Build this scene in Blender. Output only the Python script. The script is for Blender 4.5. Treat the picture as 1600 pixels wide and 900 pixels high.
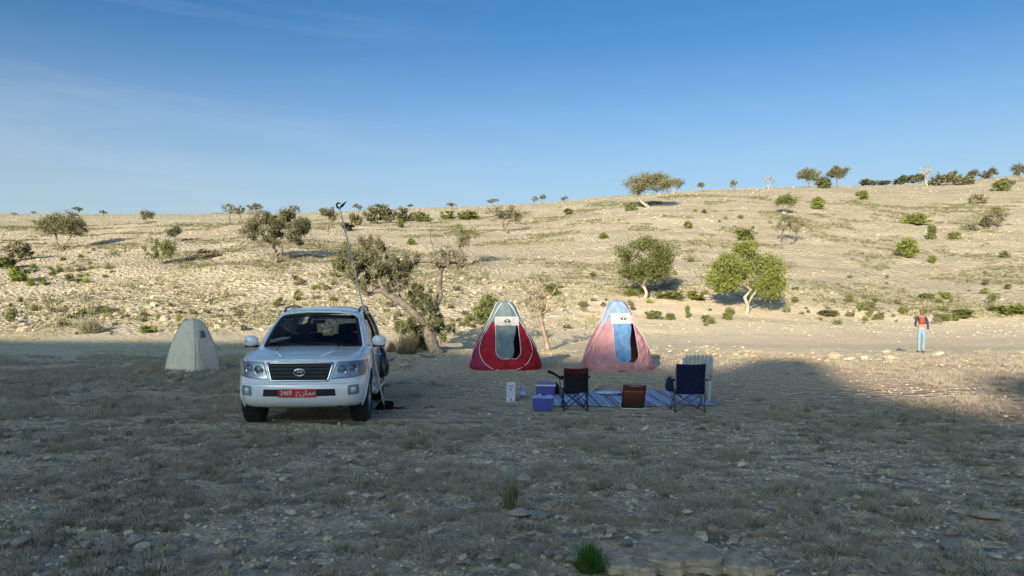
import bpy, bmesh, math, random
import numpy as np
from mathutils import Vector, Matrix
for o in list(bpy.data.objects): bpy.data.objects.remove(o)
S = bpy.context.scene
R = math.radians

# ---------------------------------------------------------------- camera
CAM_H = 1.76; HOR = 485.0; FPX = 1209.0        # eye height (m), row of the level horizon and focal length in photo pixels
cam_d = bpy.data.cameras.new("camera"); cam = bpy.data.objects.new("camera", cam_d)
S.collection.objects.link(cam)
cam.location = (0, 0, CAM_H); cam.rotation_euler = (R(90), 0, 0)
cam_d.sensor_width = 36; cam_d.lens = 36*FPX/1600
cam_d.shift_y = (HOR-450)/1600                 # level camera with a little rise
cam_d.clip_start = 0.1; cam_d.clip_end = 20000
S.camera = cam

# ---------------------------------------------------------------- light
SUN_EL = 15.5; SUN_TO = 19.0                   # elevation; compass heading of the light, degrees right of straight ahead
S.view_settings.view_transform = 'Standard'; S.view_settings.look = 'None'
S.view_settings.exposure = EXPOSURE = 0.94; S.view_settings.gamma = 1
w = bpy.data.worlds.new("World"); S.world = w; w.use_nodes = True
N = w.node_tree.nodes; L = w.node_tree.links; N.clear()
out = N.new('ShaderNodeOutputWorld'); bg = N.new('ShaderNodeBackground'); bg.inputs[1].default_value = 0.053
sky = N.new('ShaderNodeTexSky'); sky.sky_type = 'NISHITA'; sky.sun_disc = False
sky.sun_elevation = R(SUN_EL); sky.sun_rotation = R(SUN_TO+180)
sky.air_density = 1.0; sky.dust_density = 3.2; sky.ozone_density = 4.3; sky.altitude = 0
tc = N.new('ShaderNodeTexCoord')
# thin cirrus veils: stretched noise on the sky direction
mp = N.new('ShaderNodeMapping'); mp.inputs['Rotation'].default_value = (R(0), R(22), R(20)); mp.inputs['Scale'].default_value = (1.2, 1.6, 8.0)
L.new(tc.outputs['Generated'], mp.inputs['Vector'])
mp2 = N.new('ShaderNodeMapping'); mp2.inputs['Rotation'].default_value = (R(0), R(0), R(0)); L.new(mp.outputs[0], mp2.inputs['Vector'])
n1 = N.new('ShaderNodeTexNoise'); n1.inputs['Scale'].default_value = 1.5; n1.inputs['Detail'].default_value = 7; n1.inputs['Roughness'].default_value = .55; n1.inputs['Distortion'].default_value = .5
L.new(mp2.outputs[0], n1.inputs['Vector'])
r1 = N.new('ShaderNodeMapRange'); r1.inputs[1].default_value = .44; r1.inputs[2].default_value = .80; r1.inputs[3].default_value = 0; r1.inputs[4].default_value = .36
L.new(n1.outputs[0], r1.inputs[0])
sx = N.new('ShaderNodeSeparateXYZ'); L.new(tc.outputs['Generated'], sx.inputs[0])
r2 = N.new('ShaderNodeMapRange'); r2.inputs[1].default_value = .0; r2.inputs[2].default_value = -.40; r2.inputs[3].default_value = .0; r2.inputs[4].default_value = 1
L.new(sx.outputs[0], r2.inputs[0])
mu = N.new('ShaderNodeMath'); mu.operation = 'MULTIPLY'; L.new(r1.outputs[0], mu.inputs[0]); L.new(r2.outputs[0], mu.inputs[1])
mx = N.new('ShaderNodeMix'); mx.data_type = 'RGBA'; L.new(mu.outputs[0], mx.inputs[0]); 
gm = N.new('ShaderNodeGamma'); gm.inputs[1].default_value = 1.32; 
tn = N.new('ShaderNodeMix'); tn.data_type = 'RGBA'; tn.blend_type = 'MULTIPLY'; tn.inputs[0].default_value = 1; tn.inputs[7].default_value = (.85, 1.04, 1.03, 1)
L.new(sky.outputs[0], tn.inputs[6]); L.new(tn.outputs[2], gm.inputs[0])
hz = N.new('ShaderNodeMapRange'); hz.interpolation_type = 'SMOOTHSTEP'; hz.inputs[1].default_value = .05; hz.inputs[2].default_value = .36; hz.inputs[3].default_value = .55; hz.inputs[4].default_value = 0   # paler air towards the horizon, all round
L.new(sx.outputs[2], hz.inputs[0])
hm_ = N.new('ShaderNodeMix'); hm_.data_type = 'RGBA'; L.new(hz.outputs[0], hm_.inputs[0]); L.new(gm.outputs[0], hm_.inputs[6]); hm_.inputs[7].default_value = (7.4, 8.7, 9.4, 1)
L.new(hm_.outputs[2], mx.inputs[6]); mx.inputs[7].default_value = (6.5, 7.2, 8.6, 1)
L.new(mx.outputs[2], bg.inputs[0]); L.new(bg.outputs[0], out.inputs[0])

sd = bpy.data.lights.new("sun", 'SUN'); sd.energy = 4.15; sd.angle = R(0.53); sd.color = (1.0, .88, .70)
sun = bpy.data.objects.new("sun", sd); S.collection.objects.link(sun)
SD = Vector((math.sin(R(SUN_TO))*math.cos(R(SUN_EL)), math.cos(R(SUN_TO))*math.cos(R(SUN_EL)), -math.sin(R(SUN_EL))))
sun.rotation_euler = SD.to_track_quat('-Z', 'Y').to_euler(); sun.location = (-60, -160, 80)
S.cycles.max_bounces = 7; S.cycles.diffuse_bounces = 4; S.cycles.transparent_max_bounces = 8; S.cycles.sample_clamp_indirect = 4

# ---------------------------------------------------------------- helpers
rng = np.random.default_rng(7)
_T = np.random.default_rng(3).random((256, 256))
def vnoise(x, y):
    xi = np.floor(x).astype(int); yi = np.floor(y).astype(int); fx = x-xi; fy = y-yi
    fx = fx*fx*(3-2*fx); fy = fy*fy*(3-2*fy)
    a = _T[xi % 256, yi % 256]; b = _T[(xi+1) % 256, yi % 256]; c = _T[xi % 256, (yi+1) % 256]; d = _T[(xi+1) % 256, (yi+1) % 256]
    return (a*(1-fx)+b*fx)*(1-fy)+(c*(1-fx)+d*fx)*fy
def fbm(x, y, sc, oct=4, rough=.5):
    s = 0; a = 1; t = 0
    for k in range(oct):
        s = s+a*(vnoise(x/sc*2**k+17.3*k, y/sc*2**k+5.1*k)-.5); t += a; a *= rough
    return s/t*2          # about -1..1
def sst(a, b, x):
    t = np.clip((x-a)/(b-a), 0, 1); return t*t*(3-2*t)

def np_mesh(name, V, F, mats=(), smooth=False, attrs=None, midx=None):
    V = np.asarray(V, dtype=np.float32).reshape(-1, 3); F = np.asarray(F, dtype=np.int32)
    k = F.shape[1]; me = bpy.data.meshes.new(name)
    me.vertices.add(len(V)); me.vertices.foreach_set('co', V.ravel())
    me.loops.add(F.size); me.loops.foreach_set('vertex_index', F.ravel())
    me.polygons.add(len(F)); me.polygons.foreach_set('loop_start', np.arange(0, F.size, k, dtype=np.int32))
    try: me.polygons.foreach_set('loop_total', np.full(len(F), k, dtype=np.int32))
    except Exception: pass
    if midx is not None: me.polygons.foreach_set('material_index', np.asarray(midx, dtype=np.int32))
    me.polygons.foreach_set('use_smooth', np.full(len(F), smooth, dtype=bool))
    for m in mats: me.materials.append(m)
    for an, av in (attrs or {}).items():
        at = me.attributes.new(an, 'FLOAT', 'POINT'); at.data.foreach_set('value', np.asarray(av, dtype=np.float32))
    me.update(calc_edges=True); me.validate()
    return me
def link(name, me, parent=None, loc=None, rot=None, scale=None):
    o = bpy.data.objects.new(name, me); S.collection.objects.link(o)
    if parent is not None: o.parent = parent
    if loc is not None: o.location = loc
    if rot is not None: o.rotation_euler = rot
    if scale is not None: o.scale = scale
    return o
def tag(o, label=None, cat=None, group=None, kind=None):
    if label: o['label'] = label
    if cat: o['category'] = cat
    if group: o['group'] = group
    if kind: o['kind'] = kind
    return o
def thing(name, label, cat, loc=(0, 0, 0), rz=0, group=None):
    o = bpy.data.objects.new(name, None); S.collection.objects.link(o); o.empty_display_size = .2
    o.location = loc; o.rotation_euler = (0, 0, rz)
    return tag(o, label, cat, group)

def mat(name, col, rough=.6, metal=0., var=.12, scale=8., bump=.0, bscale=60., spec=.4, coat=0., trans=0., alpha=1., col2=None):
    m = bpy.data.materials.new(name); m.use_nodes = True; nt = m.node_tree; n = nt.nodes; l = nt.links
    p = n['Principled BSDF']; p.inputs['Roughness'].default_value = rough; p.inputs['Metallic'].default_value = metal
    p.inputs['Specular IOR Level'].default_value = spec; p.inputs['Coat Weight'].default_value = coat
    p.inputs['Transmission Weight'].default_value = trans; p.inputs['Alpha'].default_value = alpha
    t = n.new('ShaderNodeTexCoord'); no = n.new('ShaderNodeTexNoise'); no.inputs['Scale'].default_value = scale; no.inputs['Detail'].default_value = 5
    l.new(t.outputs['Object'], no.inputs['Vector'])
    mxn = n.new('ShaderNodeMix'); mxn.data_type = 'RGBA'
    c2 = col2 or tuple(c*(1-2*var) for c in col)
    c1 = col if col2 else tuple(min(1, c*(1+var)) for c in col)
    mxn.inputs[6].default_value = (*c1, 1); mxn.inputs[7].default_value = (*c2, 1)
    mr = n.new('ShaderNodeMapRange'); mr.inputs[1].default_value = .32; mr.inputs[2].default_value = .68
    l.new(no.outputs[0], mr.inputs[0]); l.new(mr.outputs[0], mxn.inputs[0]); l.new(mxn.outputs[2], p.inputs['Base Color'])
    if bump:
        nb = n.new('ShaderNodeTexNoise'); nb.inputs['Scale'].default_value = bscale; nb.inputs['Detail'].default_value = 6; l.new(t.outputs['Object'], nb.inputs['Vector'])
        b = n.new('ShaderNodeBump'); b.inputs['Strength'].default_value = bump; b.inputs['Distance'].default_value = .02
        l.new(nb.outputs[0], b.inputs['Height']); l.new(b.outputs[0], p.inputs['Normal'])
    return m

def leaf_mat(name, c1, c2, trans=.25, rough=.6):
    m = bpy.data.materials.new(name); m.use_nodes = True; n = m.node_tree.nodes; l = m.node_tree.links; n.clear()
    o = n.new('ShaderNodeOutputMaterial'); at = n.new('ShaderNodeAttribute'); at.attribute_name = 'tint'
    mxn = n.new('ShaderNodeMix'); mxn.data_type = 'RGBA'; mxn.inputs[6].default_value = (*c1, 1); mxn.inputs[7].default_value = (*c2, 1)
    oi = n.new('ShaderNodeObjectInfo')
    hv = n.new('ShaderNodeHueSaturation'); mr = n.new('ShaderNodeMapRange'); mr.inputs[3].default_value = .8; mr.inputs[4].default_value = 1.15
    l.new(oi.outputs['Random'], mr.inputs[0]); l.new(mr.outputs[0], hv.inputs['Value'])
    l.new(at.outputs['Fac'], mxn.inputs[0]); l.new(mxn.outputs[2], hv.inputs['Color'])
    d = n.new('ShaderNodeBsdfDiffuse'); t = n.new('ShaderNodeBsdfTranslucent'); ms = n.new('ShaderNodeMixShader'); ms.inputs[0].default_value = trans
    l.new(hv.outputs[0], d.inputs[0]); l.new(hv.outputs[0], t.inputs[0]); l.new(d.outputs[0], ms.inputs[1]); l.new(t.outputs[0], ms.inputs[2])
    l.new(ms.outputs[0], o.inputs[0]); return m

class MB:
    """collects shapes for ONE mesh object"""
    def __init__(s): s.v = []; s.f = []; s.m = []
    def add(s, vs, fs, mi=0):
        b = len(s.v); s.v += [tuple(v) for v in vs]; s.f += [tuple(b+i for i in f) for f in fs]; s.m += [mi]*len(fs)
    def box(s, c, d, rz=0, mi=0, M=None, taper=1.):
        hx, hy, hz = d[0]/2, d[1]/2, d[2]/2; vs = []
        for z in (-hz, hz):
            k = taper if z > 0 else 1
            for x, y in ((-hx, -hy), (hx, -hy), (hx, hy), (-hx, hy)): vs.append(Vector((x*k, y*k, z)))
        if M is not None: vs = [M @ v for v in vs]
        if rz: q = Matrix.Rotation(rz, 3, 'Z'); vs = [q @ v for v in vs]
        vs = [v+Vector(c) for v in vs]
        s.add(vs, [(3, 2, 1, 0), (4, 5, 6, 7), (0, 1, 5, 4), (1, 2, 6, 5), (2, 3, 7, 6), (3, 0, 4, 7)], mi)
    def tube(s, pts, r, n=8, mi=0, cap=True):
        pts = [Vector(p) for p in pts]; k = len(pts); rs = r if isinstance(r, (list, tuple, np.ndarray)) else [r]*k
        rings = []; up = None
        for i, p in enumerate(pts):
            t = (pts[min(i+1, k-1)]-pts[max(i-1, 0)])
            if t.length < 1e-9: t = Vector((0, 0, 1))
            t.normalize()
            if up is None: up = Vector((0, 0, 1)) if abs(t.z) < .9 else Vector((0, 1, 0))
            a = t.cross(up)
            if a.length < 1e-4: a = t.cross(Vector((1, 0, 0)))
            a.normalize(); b = a.cross(t); up = b
            rings.append([p+(a*math.cos(2*math.pi*j/n)+b*math.sin(2*math.pi*j/n))*rs[i] for j in range(n)])
        vs = [v for rg in rings for v in rg]; fs = []
        for i in range(k-1):
            for j in range(n):
                j2 = (j+1) % n; fs.append((i*n+j, i*n+j2, (i+1)*n+j2, (i+1)*n+j))
        if cap: fs.append(tuple(reversed(range(n)))); fs.append(tuple((k-1)*n+j for j in range(n)))
        s.add(vs, fs, mi)
    def lathe(s, c, prof, n=24, mi=0, axis='Z', sx=1., sy=1.):
        vs = []; fs = []
        for (r, h) in prof:
            for j in range(n):
                a = 2*math.pi*j/n; p = (r*math.cos(a)*sx, r*math.sin(a)*sy, h)
                if axis == 'X': p = (p[2], p[0], p[1])
                if axis == 'Y': p = (p[0], p[2], p[1])
                vs.append((p[0]+c[0], p[1]+c[1], p[2]+c[2]))
        for i in range(len(prof)-1):
            for j in range(n):
                j2 = (j+1) % n; fs.append((i*n+j, i*n+j2, (i+1)*n+j2, (i+1)*n+j))
        s.add(vs, fs, mi)
    def ell(s, c, r, n=12, mi=0, M=None):
        vs = []; fs = []; k = max(4, n//2)
        for i in range(k+1):
            th = math.pi*i/k
            for j in range(n):
                a = 2*math.pi*j/n; p = Vector((r[0]*math.sin(th)*math.cos(a), r[1]*math.sin(th)*math.sin(a), r[2]*math.cos(th)))
                if M is not None: p = M @ p
                vs.append(p+Vector(c))
        for i in range(k):
            for j in range(n):
                j2 = (j+1) % n; fs.append((i*n+j, (i+1)*n+j, (i+1)*n+j2, i*n+j2))
        s.add(vs, fs, mi)
    def grid(s, fn, nu, nv, mi=0, flip=False):
        vs = [fn(i/nu, j/nv) for i in range(nu+1) for j in range(nv+1)]; fs = []
        for i in range(nu):
            for j in range(nv):
                a = i*(nv+1)+j; q = (a, a+1, a+nv+2, a+nv+1); fs.append(q[::-1] if flip else q)
        s.add(vs, fs, mi)
    def prism(s, poly, y0, y1, mi=0):
        """polygon in x,z extruded along y"""
        n = len(poly); vs = [(x, y0, z) for x, z in poly]+[(x, y1, z) for x, z in poly]
        fs = [tuple(range(n)), tuple(reversed(range(n, 2*n)))]+[(i, (i+1) % n+0, (i+1) % n+n, i+n)[::-1] for i in range(n)]
        s.add(vs, fs, mi)
    def build(s, name, mats, parent=None, smooth=False, loc=None, rot=None, bevel=0, solid=0, sub=0):
        me = bpy.data.meshes.new(name); me.from_pydata(s.v, [], s.f)
        if not isinstance(mats, (list, tuple)): mats = [mats]
        for m in mats: me.materials.append(m)
        me.polygons.foreach_set('material_index', s.m); me.polygons.foreach_set('use_smooth', [smooth]*len(s.f))
        me.update(); o = link(name, me, parent, loc, rot)
        if solid: md = o.modifiers.new('solid', 'SOLIDIFY'); md.thickness = solid; md.offset = 0
        if bevel: md = o.modifiers.new('bevel', 'BEVEL'); md.width = bevel; md.segments = 2; md.limit_method = 'ANGLE'
        if sub: md = o.modifiers.new('sub', 'SUBSURF'); md.levels = md.render_levels = sub
        return o

# ---------------------------------------------------------------- terrain
YK = [30, 36, 42, 46, 52, 58, 64, 68, 80, 95, 115, 140, 170, 210, 260, 350]
FL = [HOR+CAM_H*FPX/y for y in YK]
TB = {
 -300: [None, 544, 534, 515, 488, 464, 446, 436, 414, 390, 371, 357, 347, 341, 338, 336],
 0:    [None, 543.5, 532, 515, 487, 463, 446, 436, 413, 388, 368, 354, 345, 339, 336, 334],
 430:  [None, 543.5, 531, 512, 480, 448, 424, 411, 385, 364, 350, 343, 339, 337, 336, 335],
 640:  [None, 543, 529, 511, 482, 456, 438, 427, 399, 374, 355, 343, 334, 328, 326, 326],
 790:  [None, 543.5, 529, 511, 484, 460, 440, 428, 400, 374, 353, 339, 329, 323, 321, 322],
 900:  [None, 543.5, 531, 517, 492, 468, 446, 434, 399, 365, 340, 322, 314, 313, 315, 318],
 1005: [None, 543.5, 532, 521, 500, 472, 447, 432, 390, 353, 323, 306, 303, 304, 307, 310],
 1165: [None, 543.5, 532, 520, 501, 483, 453, 438, 401, 363, 330, 306, 296, 294, 297, 300],
 1285: [None, 544, 532.5, 525, 512, 498, 462, 447, 409, 371, 335, 309, 297, 292, 294, 298],
 1440: [None, 546.5, 532.5, 526, 516, 505, 480, 465, 430, 393, 352, 322, 302, 290, 288, 292],
 1600: [None, 546, 532, 526, 515, 504, 482, 468, 430, 388, 345, 315, 292, 277, 273, 273],
 1900: [None, 545, 532, 526, 515, 503, 480, 466, 428, 385, 342, 311, 287, 270, 264, 262]}
UC = sorted(TB)
NU, NY = 420, 420
ug = np.linspace(-300, 1900, NU); lyg = np.linspace(math.log(28), math.log(350), NY)
ZT = np.zeros((len(UC), NY)); 
for i, u_ in enumerate(UC):
    rows = [FL[0]]+TB[u_][1:]
    zk = [CAM_H+(HOR-r)*y/FPX for r, y in zip(rows, YK)]
    ZT[i] = np.interp(np.exp(lyg), [28]+YK, [0]+zk)
ZG = np.zeros((NU, NY))
for j in range(NY): ZG[:, j] = np.interp(ug, UC, ZT[:, j])
def blur(A, n, ax):
    for _ in range(3):
        P = np.pad(A, [(n, n) if a == ax else (0, 0) for a in (0, 1)], mode='edge')
        c = np.cumsum(np.insert(P, 0, 0, axis=ax), axis=ax)
        A = (np.take(c, range(2*n+1, c.shape[ax]), axis=ax)-np.take(c, range(0, c.shape[ax]-2*n-1), axis=ax))/(2*n+1)
    return A
ZG = blur(blur(ZG, 9, 0), 3, 1)
def macro(x, y):
    Y = np.clip(y, 1, None); u = np.clip(800+FPX*x/np.maximum(Y, 20), -299, 1899)
    fy = np.clip((np.log(np.clip(Y, 28.001, 349.99))-lyg[0])/(lyg[1]-lyg[0]), 0, NY-1.001)
    fu = np.clip((u-ug[0])/(ug[1]-ug[0]), 0, NU-1.001)
    i = fu.astype(int); j = fy.astype(int); a = fu-i; b = fy-j
    return (ZG[i, j]*(1-a)+ZG[i+1, j]*a)*(1-b)+(ZG[i, j+1]*(1-a)+ZG[i+1, j+1]*a)*b
def gz(x, y):
    x = np.asarray(x, dtype=float); y = np.asarray(y, dtype=float)
    z = macro(x, y)
    far = sst(46, 75, y)
    z = z+far*(.34*fbm(x, y, 9, 3)+.10*fbm(x+50, y, 2.2, 3))*(1-.5*sst(150, 300, y))
    z = z+far*.09*np.sin(2*math.pi*z/1.7+2.2*fbm(x, y, 14, 3))
    bank = sst(42, 47, y)*(1-sst(58, 70, y))
    z = z+bank*(.30*np.abs(fbm(x, y*1.3, 3.4, 4))+.05*np.round(2.5*fbm(x+70, y*1.2, 1.7, 3))/2.5)*(1-sst(5, 14, x)*(1-sst(54, 58, y)))
    near = (1-sst(34, 48, y))
    z = z+near*(.035*fbm(x, y, 3.2, 3)+.018*fbm(x+9, y+4, .5, 3)+.012*fbm(x+3, y+1, .13, 2)*(1-sst(12, 18, y)))*sst(0, 2.5, y+.5*np.abs(x))
    # low stony berm between the camp ground and the track, a dip behind it
    berm = np.exp(-((y-(30.6+.8*fbm(x, x*0, 6, 2)))/1.3)**2)*sst(4, 9, x)
    z = z+berm*.22*(.6+.6*fbm(x+3, y, 2.5, 3))-.22*np.exp(-((y-34.0)/1.4)**2)*sst(6, 12, x)
    bl = np.exp(-((y-(33.2+.5*fbm(x, x*0, 4, 2)))/1.1)**2)*sst(-12, -9, x)*(1-sst(-3.0, -1.5, x))
    z = z+bl*.16*(1+.5*fbm(x, y, 1.5, 2))
    b2 = np.exp(-((y-(21.6))/.7)**2)*np.exp(-((x+9.6)/1.5)**4)
    z = z+b2*.10*(1+fbm(x, y, .8, 3))
    # far rocky hill beyond the plateau
    m = np.exp(-((x+308)/100)**4)*.76+np.exp(-((x+292)/26)**2)*.13+np.exp(-((x+335)/30)**2)*.08
    z = z+m*np.exp(-((y-900)/110)**2)*84*(1+.12*fbm(x, y, 30, 4))
    z = z-sst(1200, 5000, np.hypot(x, y))*120
    z = z*(1-sst(0, 1, -y/40))        # behind the camera the flat goes on
    return z
def row_of(x, y, z): return HOR-(z-CAM_H)*FPX/y
_Ys = np.exp(np.linspace(math.log(4.5), math.log(420), 2600))
def hit(u, row):
    """where the sight line through a photo pixel meets the terrain"""
    x = (u-800)/FPX*_Ys; rr = row_of(x, _Ys, gz(x, _Ys))
    k = np.nonzero(rr <= row)[0]
    k = k[0] if len(k) else int(np.argmin(rr[:2300]))
    return float(x[k]), float(_Ys[k]), float(gz(x[k:k+1], _Ys[k:k+1])[0])

th = np.concatenate([np.linspace(-180, -42, 40)[:-1], np.linspace(-42, 42, 520), np.linspace(42, 180, 40)[1:]])
thr = np.radians(th)
rr_ = np.concatenate([[0.05, .5, 1.2, 2, 2.8], np.exp(np.arange(math.log(3.4), math.log(60), .0095)), np.exp(np.arange(math.log(60.4), math.log(380), .0105)), np.exp(np.linspace(math.log(395), math.log(9000), 60))])
TH, RR = np.meshgrid(thr, rr_)
GX = RR*np.sin(TH); GY = RR*np.cos(TH); GZ = gz(GX, GY)
nr, nt_ = GX.shape
idx = np.arange(nr*nt_).reshape(nr, nt_)
F = np.stack([idx[:-1, :-1], idx[:-1, 1:], idx[1:, 1:], idx[1:, :-1]], -1).reshape(-1, 4)
F = F[:, ::-1]
x, y = GX.ravel(), GY.ravel(); U = 800+FPX*x/np.maximum(y, .5)
# what grows and lies where; pale also brightens flat ground the low sun leaves dim
track = sst(37, 40, y)*(1-sst(58, 62, y))*sst(-2, 8, x-.35*(y-45)*0)
track = track*(1-.6*sst(0, .5, fbm(x, y*3, 8, 3)*1.0))
camp = (1-sst(20, 30, np.hypot((x-3)*.8, y-22)))
green = sst(-.05, .45, fbm(x+11, y*1.2, 5.5, 4)+.25*np.exp(-((y-50)/9)**2))
green = green*(1-track)*(1-.5*camp)
pale = .8*sst(25, 30, y)*(1-sst(42, 48, y))+sst(44, 48, y)*(1-sst(60, 74, y))*sst(-.5, .5, fbm(x, y*2, 6, 3)+.35)+.6*sst(70, 75, y)*sst(.1, .6, fbm(x, y*2.2, 22, 3))  # first band: sunlight added as lighter colour on the flat; the rest pale stone
rocky = sst(500, 650, y)
smooth_sand = sst(9, 13, y)*(1-sst(24, 30, y))*np.exp(-((x-3)/11)**4)

def ground_mat():
    m = bpy.data.materials.new('stony_ground'); m.use_nodes = True; nt = m.node_tree; n = nt.nodes; l = nt.links
    p = n['Principled BSDF']; p.inputs['Roughness'].default_value = .95; p.inputs['Specular IOR Level'].default_value = .15
    tcn = n.new('ShaderNodeTexCoord')
    def noise(sc, det=5, ro=.55, vec=None):
        q = n.new('ShaderNodeTexNoise'); q.inputs['Scale'].default_value = sc; q.inputs['Detail'].default_value = det; q.inputs['Roughness'].default_value = ro
        l.new(vec or tcn.outputs['Object'], q.inputs['Vector']); return q.outputs[0]
    def rng_(s, a, b, c=0, d=1):
        q = n.new('ShaderNodeMapRange'); l.new(s, q.inputs[0])
        for k, v_ in zip((1, 2, 3, 4), (a, b, c, d)): q.inputs[k].default_value = v_
        return q.outputs[0]
    def mix(f, a, b):
        q = n.new('ShaderNodeMix'); q.data_type = 'RGBA'
        if isinstance(f, float): q.inputs[0].default_value = f
        else: l.new(f, q.inputs[0])
        for k, c in ((6, a), (7, b)):
            if isinstance(c, tuple): q.inputs[k].default_value = (*c, 1)
            else: l.new(c, q.inputs[k])
        return q.outputs[2]
    def mul(a, b):
        q = n.new('ShaderNodeMath'); q.operation = 'MULTIPLY'; l.new(a, q.inputs[0])
        if isinstance(b, float): q.inputs[1].default_value = b
        else: l.new(b, q.inputs[1])
        return q.outputs[0]
    def att(nm):
        q = n.new('ShaderNodeAttribute'); q.attribute_name = nm; return q.outputs['Fac']
    base = mix(rng_(noise(.22), .38, .62), (0.51, 0.445, 0.325), (0.61, 0.535, 0.40))
    base = mix(mul(rng_(noise(1.1, 6), .48, .62), .55), base, (0.396, 0.335, 0.227))
    # stones: cells of their own colour
    def cells(sc, lo, hi):
        v = n.new('ShaderNodeTexVoronoi'); v.inputs['Scale'].default_value = sc; l.new(tcn.outputs['Object'], v.inputs['Vector'])
        s_ = n.new('ShaderNodeSeparateColor'); l.new(v.outputs['Color'], s_.inputs[0]); return v, s_.outputs[0], s_.outputs[1]
    v1, c1, c1b = cells(11, 0, 1); v2, c2, c2b = cells(2.6, 0, 1); v3, c3, c3b = cells(34, 0, 1)
    base = mix(mul(rng_(c3, .55, .9), .5), base, (0.66, 0.546, 0.367))
    base = mix(mul(rng_(c3b, .6, .9), .6), base, (0.224, 0.186, 0.14))
    base = mix(mul(rng_(c1, .6, .95), .55), base, (0.713, 0.583, 0.378))
    base = mix(mul(rng_(c1b, .7, .95), .55), base, (0.277, 0.229, 0.167))
    base = mix(mul(rng_(c2, .55, .95), .45), base, (0.686, 0.558, 0.335))
    base = mix(mul(rng_(c2b, .65, .95), .42), base, (0.33, 0.273, 0.189))
    base = mix(mul(rng_(noise(.06, 4), .45, .62), .35), base, (.46, .41, .29))
    base = mix(mul(rng_(noise(1.7, 6, .7), .57, .67), .5), base, (.24, .21, .15))
    mpn = n.new('ShaderNodeMapping'); mpn.inputs['Scale'].default_value = (.25, 1.0, 2.5); l.new(tcn.outputs['Object'], mpn.inputs['Vector'])
    base = mix(mul(rng_(noise(.5, 7, .6, mpn.outputs[0]), .48, .62), .55), base, (0.37, 0.298, 0.194))
    base = mix(mul(att('pale'), .75), base, mix(rng_(noise(.9), .35, .65), (0.68, 0.575, 0.40), (0.58, 0.50, 0.35)))
    base = mix(mul(mul(att('green'), rng_(noise(3.5, 6, .65), .41, .60)), .8), base, mix(rng_(noise(6), .35, .65), (0.251, 0.229, 0.113), (0.356, 0.316, 0.178)))
    base = mix(mul(att('track'), .9), base, mix(rng_(noise(.35, 7), .35, .65), (0.78, 0.62, 0.42), (0.68, 0.55, 0.38)))
    base = mix(mul(att('sand'), .55), base, mix(rng_(noise(14, 5), .4, .6), (0.475, 0.353, 0.227), (0.33, 0.254, 0.178)))
    base = mix(mul(att('near'), .6), base, mix(rng_(noise(7, 6, .7), .40, .60), (.80, .56, .36), (.56, .39, .25)))
    base = mix(mul(mul(att('near'), rng_(c3, .6, .95)), .6), base, (.86, .69, .50))
    base = mix(mul(mul(att('near'), rng_(c3b, .65, .95)), .6), base, (.24, .185, .14))
    base = mix(att('rocky'), base, mix(rng_(noise(.06, 7, .7), .42, .58), (.20, .19, .17), (.36, .33, .27)))
    l.new(base, p.inputs['Base Color'])
    b1 = n.new('ShaderNodeBump'); b1.inputs['Distance'].default_value = .03; b1.inputs['Strength'].default_value = .8
    l.new(noise(26, 7, .7), b1.inputs['Height'])
    b2 = n.new('ShaderNodeBump'); b2.inputs['Distance'].default_value = .10; b2.inputs['Strength'].default_value = .8
    l.new(noise(5, 7, .7), b2.inputs['Height']); l.new(b1.outputs[0], b2.inputs['Normal'])
    b3 = n.new('ShaderNodeBump'); b3.inputs['Distance'].default_value = .25; b3.inputs['Strength'].default_value = .7
    l.new(rng_(v2.outputs['Distance'], 0, .6, 1, 0), b3.inputs['Height']); l.new(b2.outputs[0], b3.inputs['Normal'])
    fl = rng_(att('flat'), 0, 1, .75, .16)
    for q in (b2, b3): l.new(fl, q.inputs['Strength'])
    l.new(b3.outputs[0], p.inputs['Normal'])
    return m
GM = ground_mat()
gme = np_mesh('ground', np.stack([x, y, GZ.ravel()], -1), F, [GM], True, dict(track=track, green=green, pale=pale, rocky=rocky, sand=smooth_sand, flat=np.maximum(sst(19, 25, y+.35*np.maximum(x, 0))*(1-sst(42, 48, y)), track), near=1-sst(23, 33, y)))
gnd = link('ground', gme); tag(gnd, kind='structure')

# the hill behind the viewer, whose shadow lies over the camp; crest height follows the edge of that shadow
sf, cf = math.sin(R(SUN_TO)), math.cos(R(SUN_TO)); TE = math.tan(R(SUN_EL))
EDGE = [(-400, -95), (-110, -85), (-75, 0), (-62, 32), (-40, 30.6), (-31, 32.7), (-25.3, 33.6), (-16.4, 31.0), (-12.1, 29.8), (-9.8, 28.2), (-8.2, 27.4), (-6.6, 26.6), (-4.5, 25.6), (-3.2, 24.2), (-2.2, 22.8), (-1.5, 24.0), (-.9, 28.5), (-.3, 29.8), (.6, 29.4), (1.1, 29.8), (1.45, 25), (1.6, 19.5), (2.1, 17.2), (2.6, 16.4), (3.6, 15.0), (4.0, 15.6), (4.5, 21), (5.2, 23.5), (6.5, 24), (9, 23), (11, 15), (14, 11), (22, 10), (34, -30), (60, -85), (400, -95)]
RC = 105.0
ss = np.concatenate([np.linspace(-400, -50, 60)[:-1], np.linspace(-50, 16, 331), np.linspace(16, 400, 60)[1:]])
crest = TE*(RC+np.interp(ss, [e[0] for e in EDGE], [e[1] for e in EDGE]))
qs = np.array([-62, -68, -75, -84, -93, -99, -102.5, -104.2, -RC, -106, -110, -120, -140, -180, -260, -500], dtype=float)
ph = np.array([-.03, .05, .16, .36, .66, .86, .955, .99, 1, .985, .95, .9, .85, .8, .7, .5])
V = []
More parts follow.
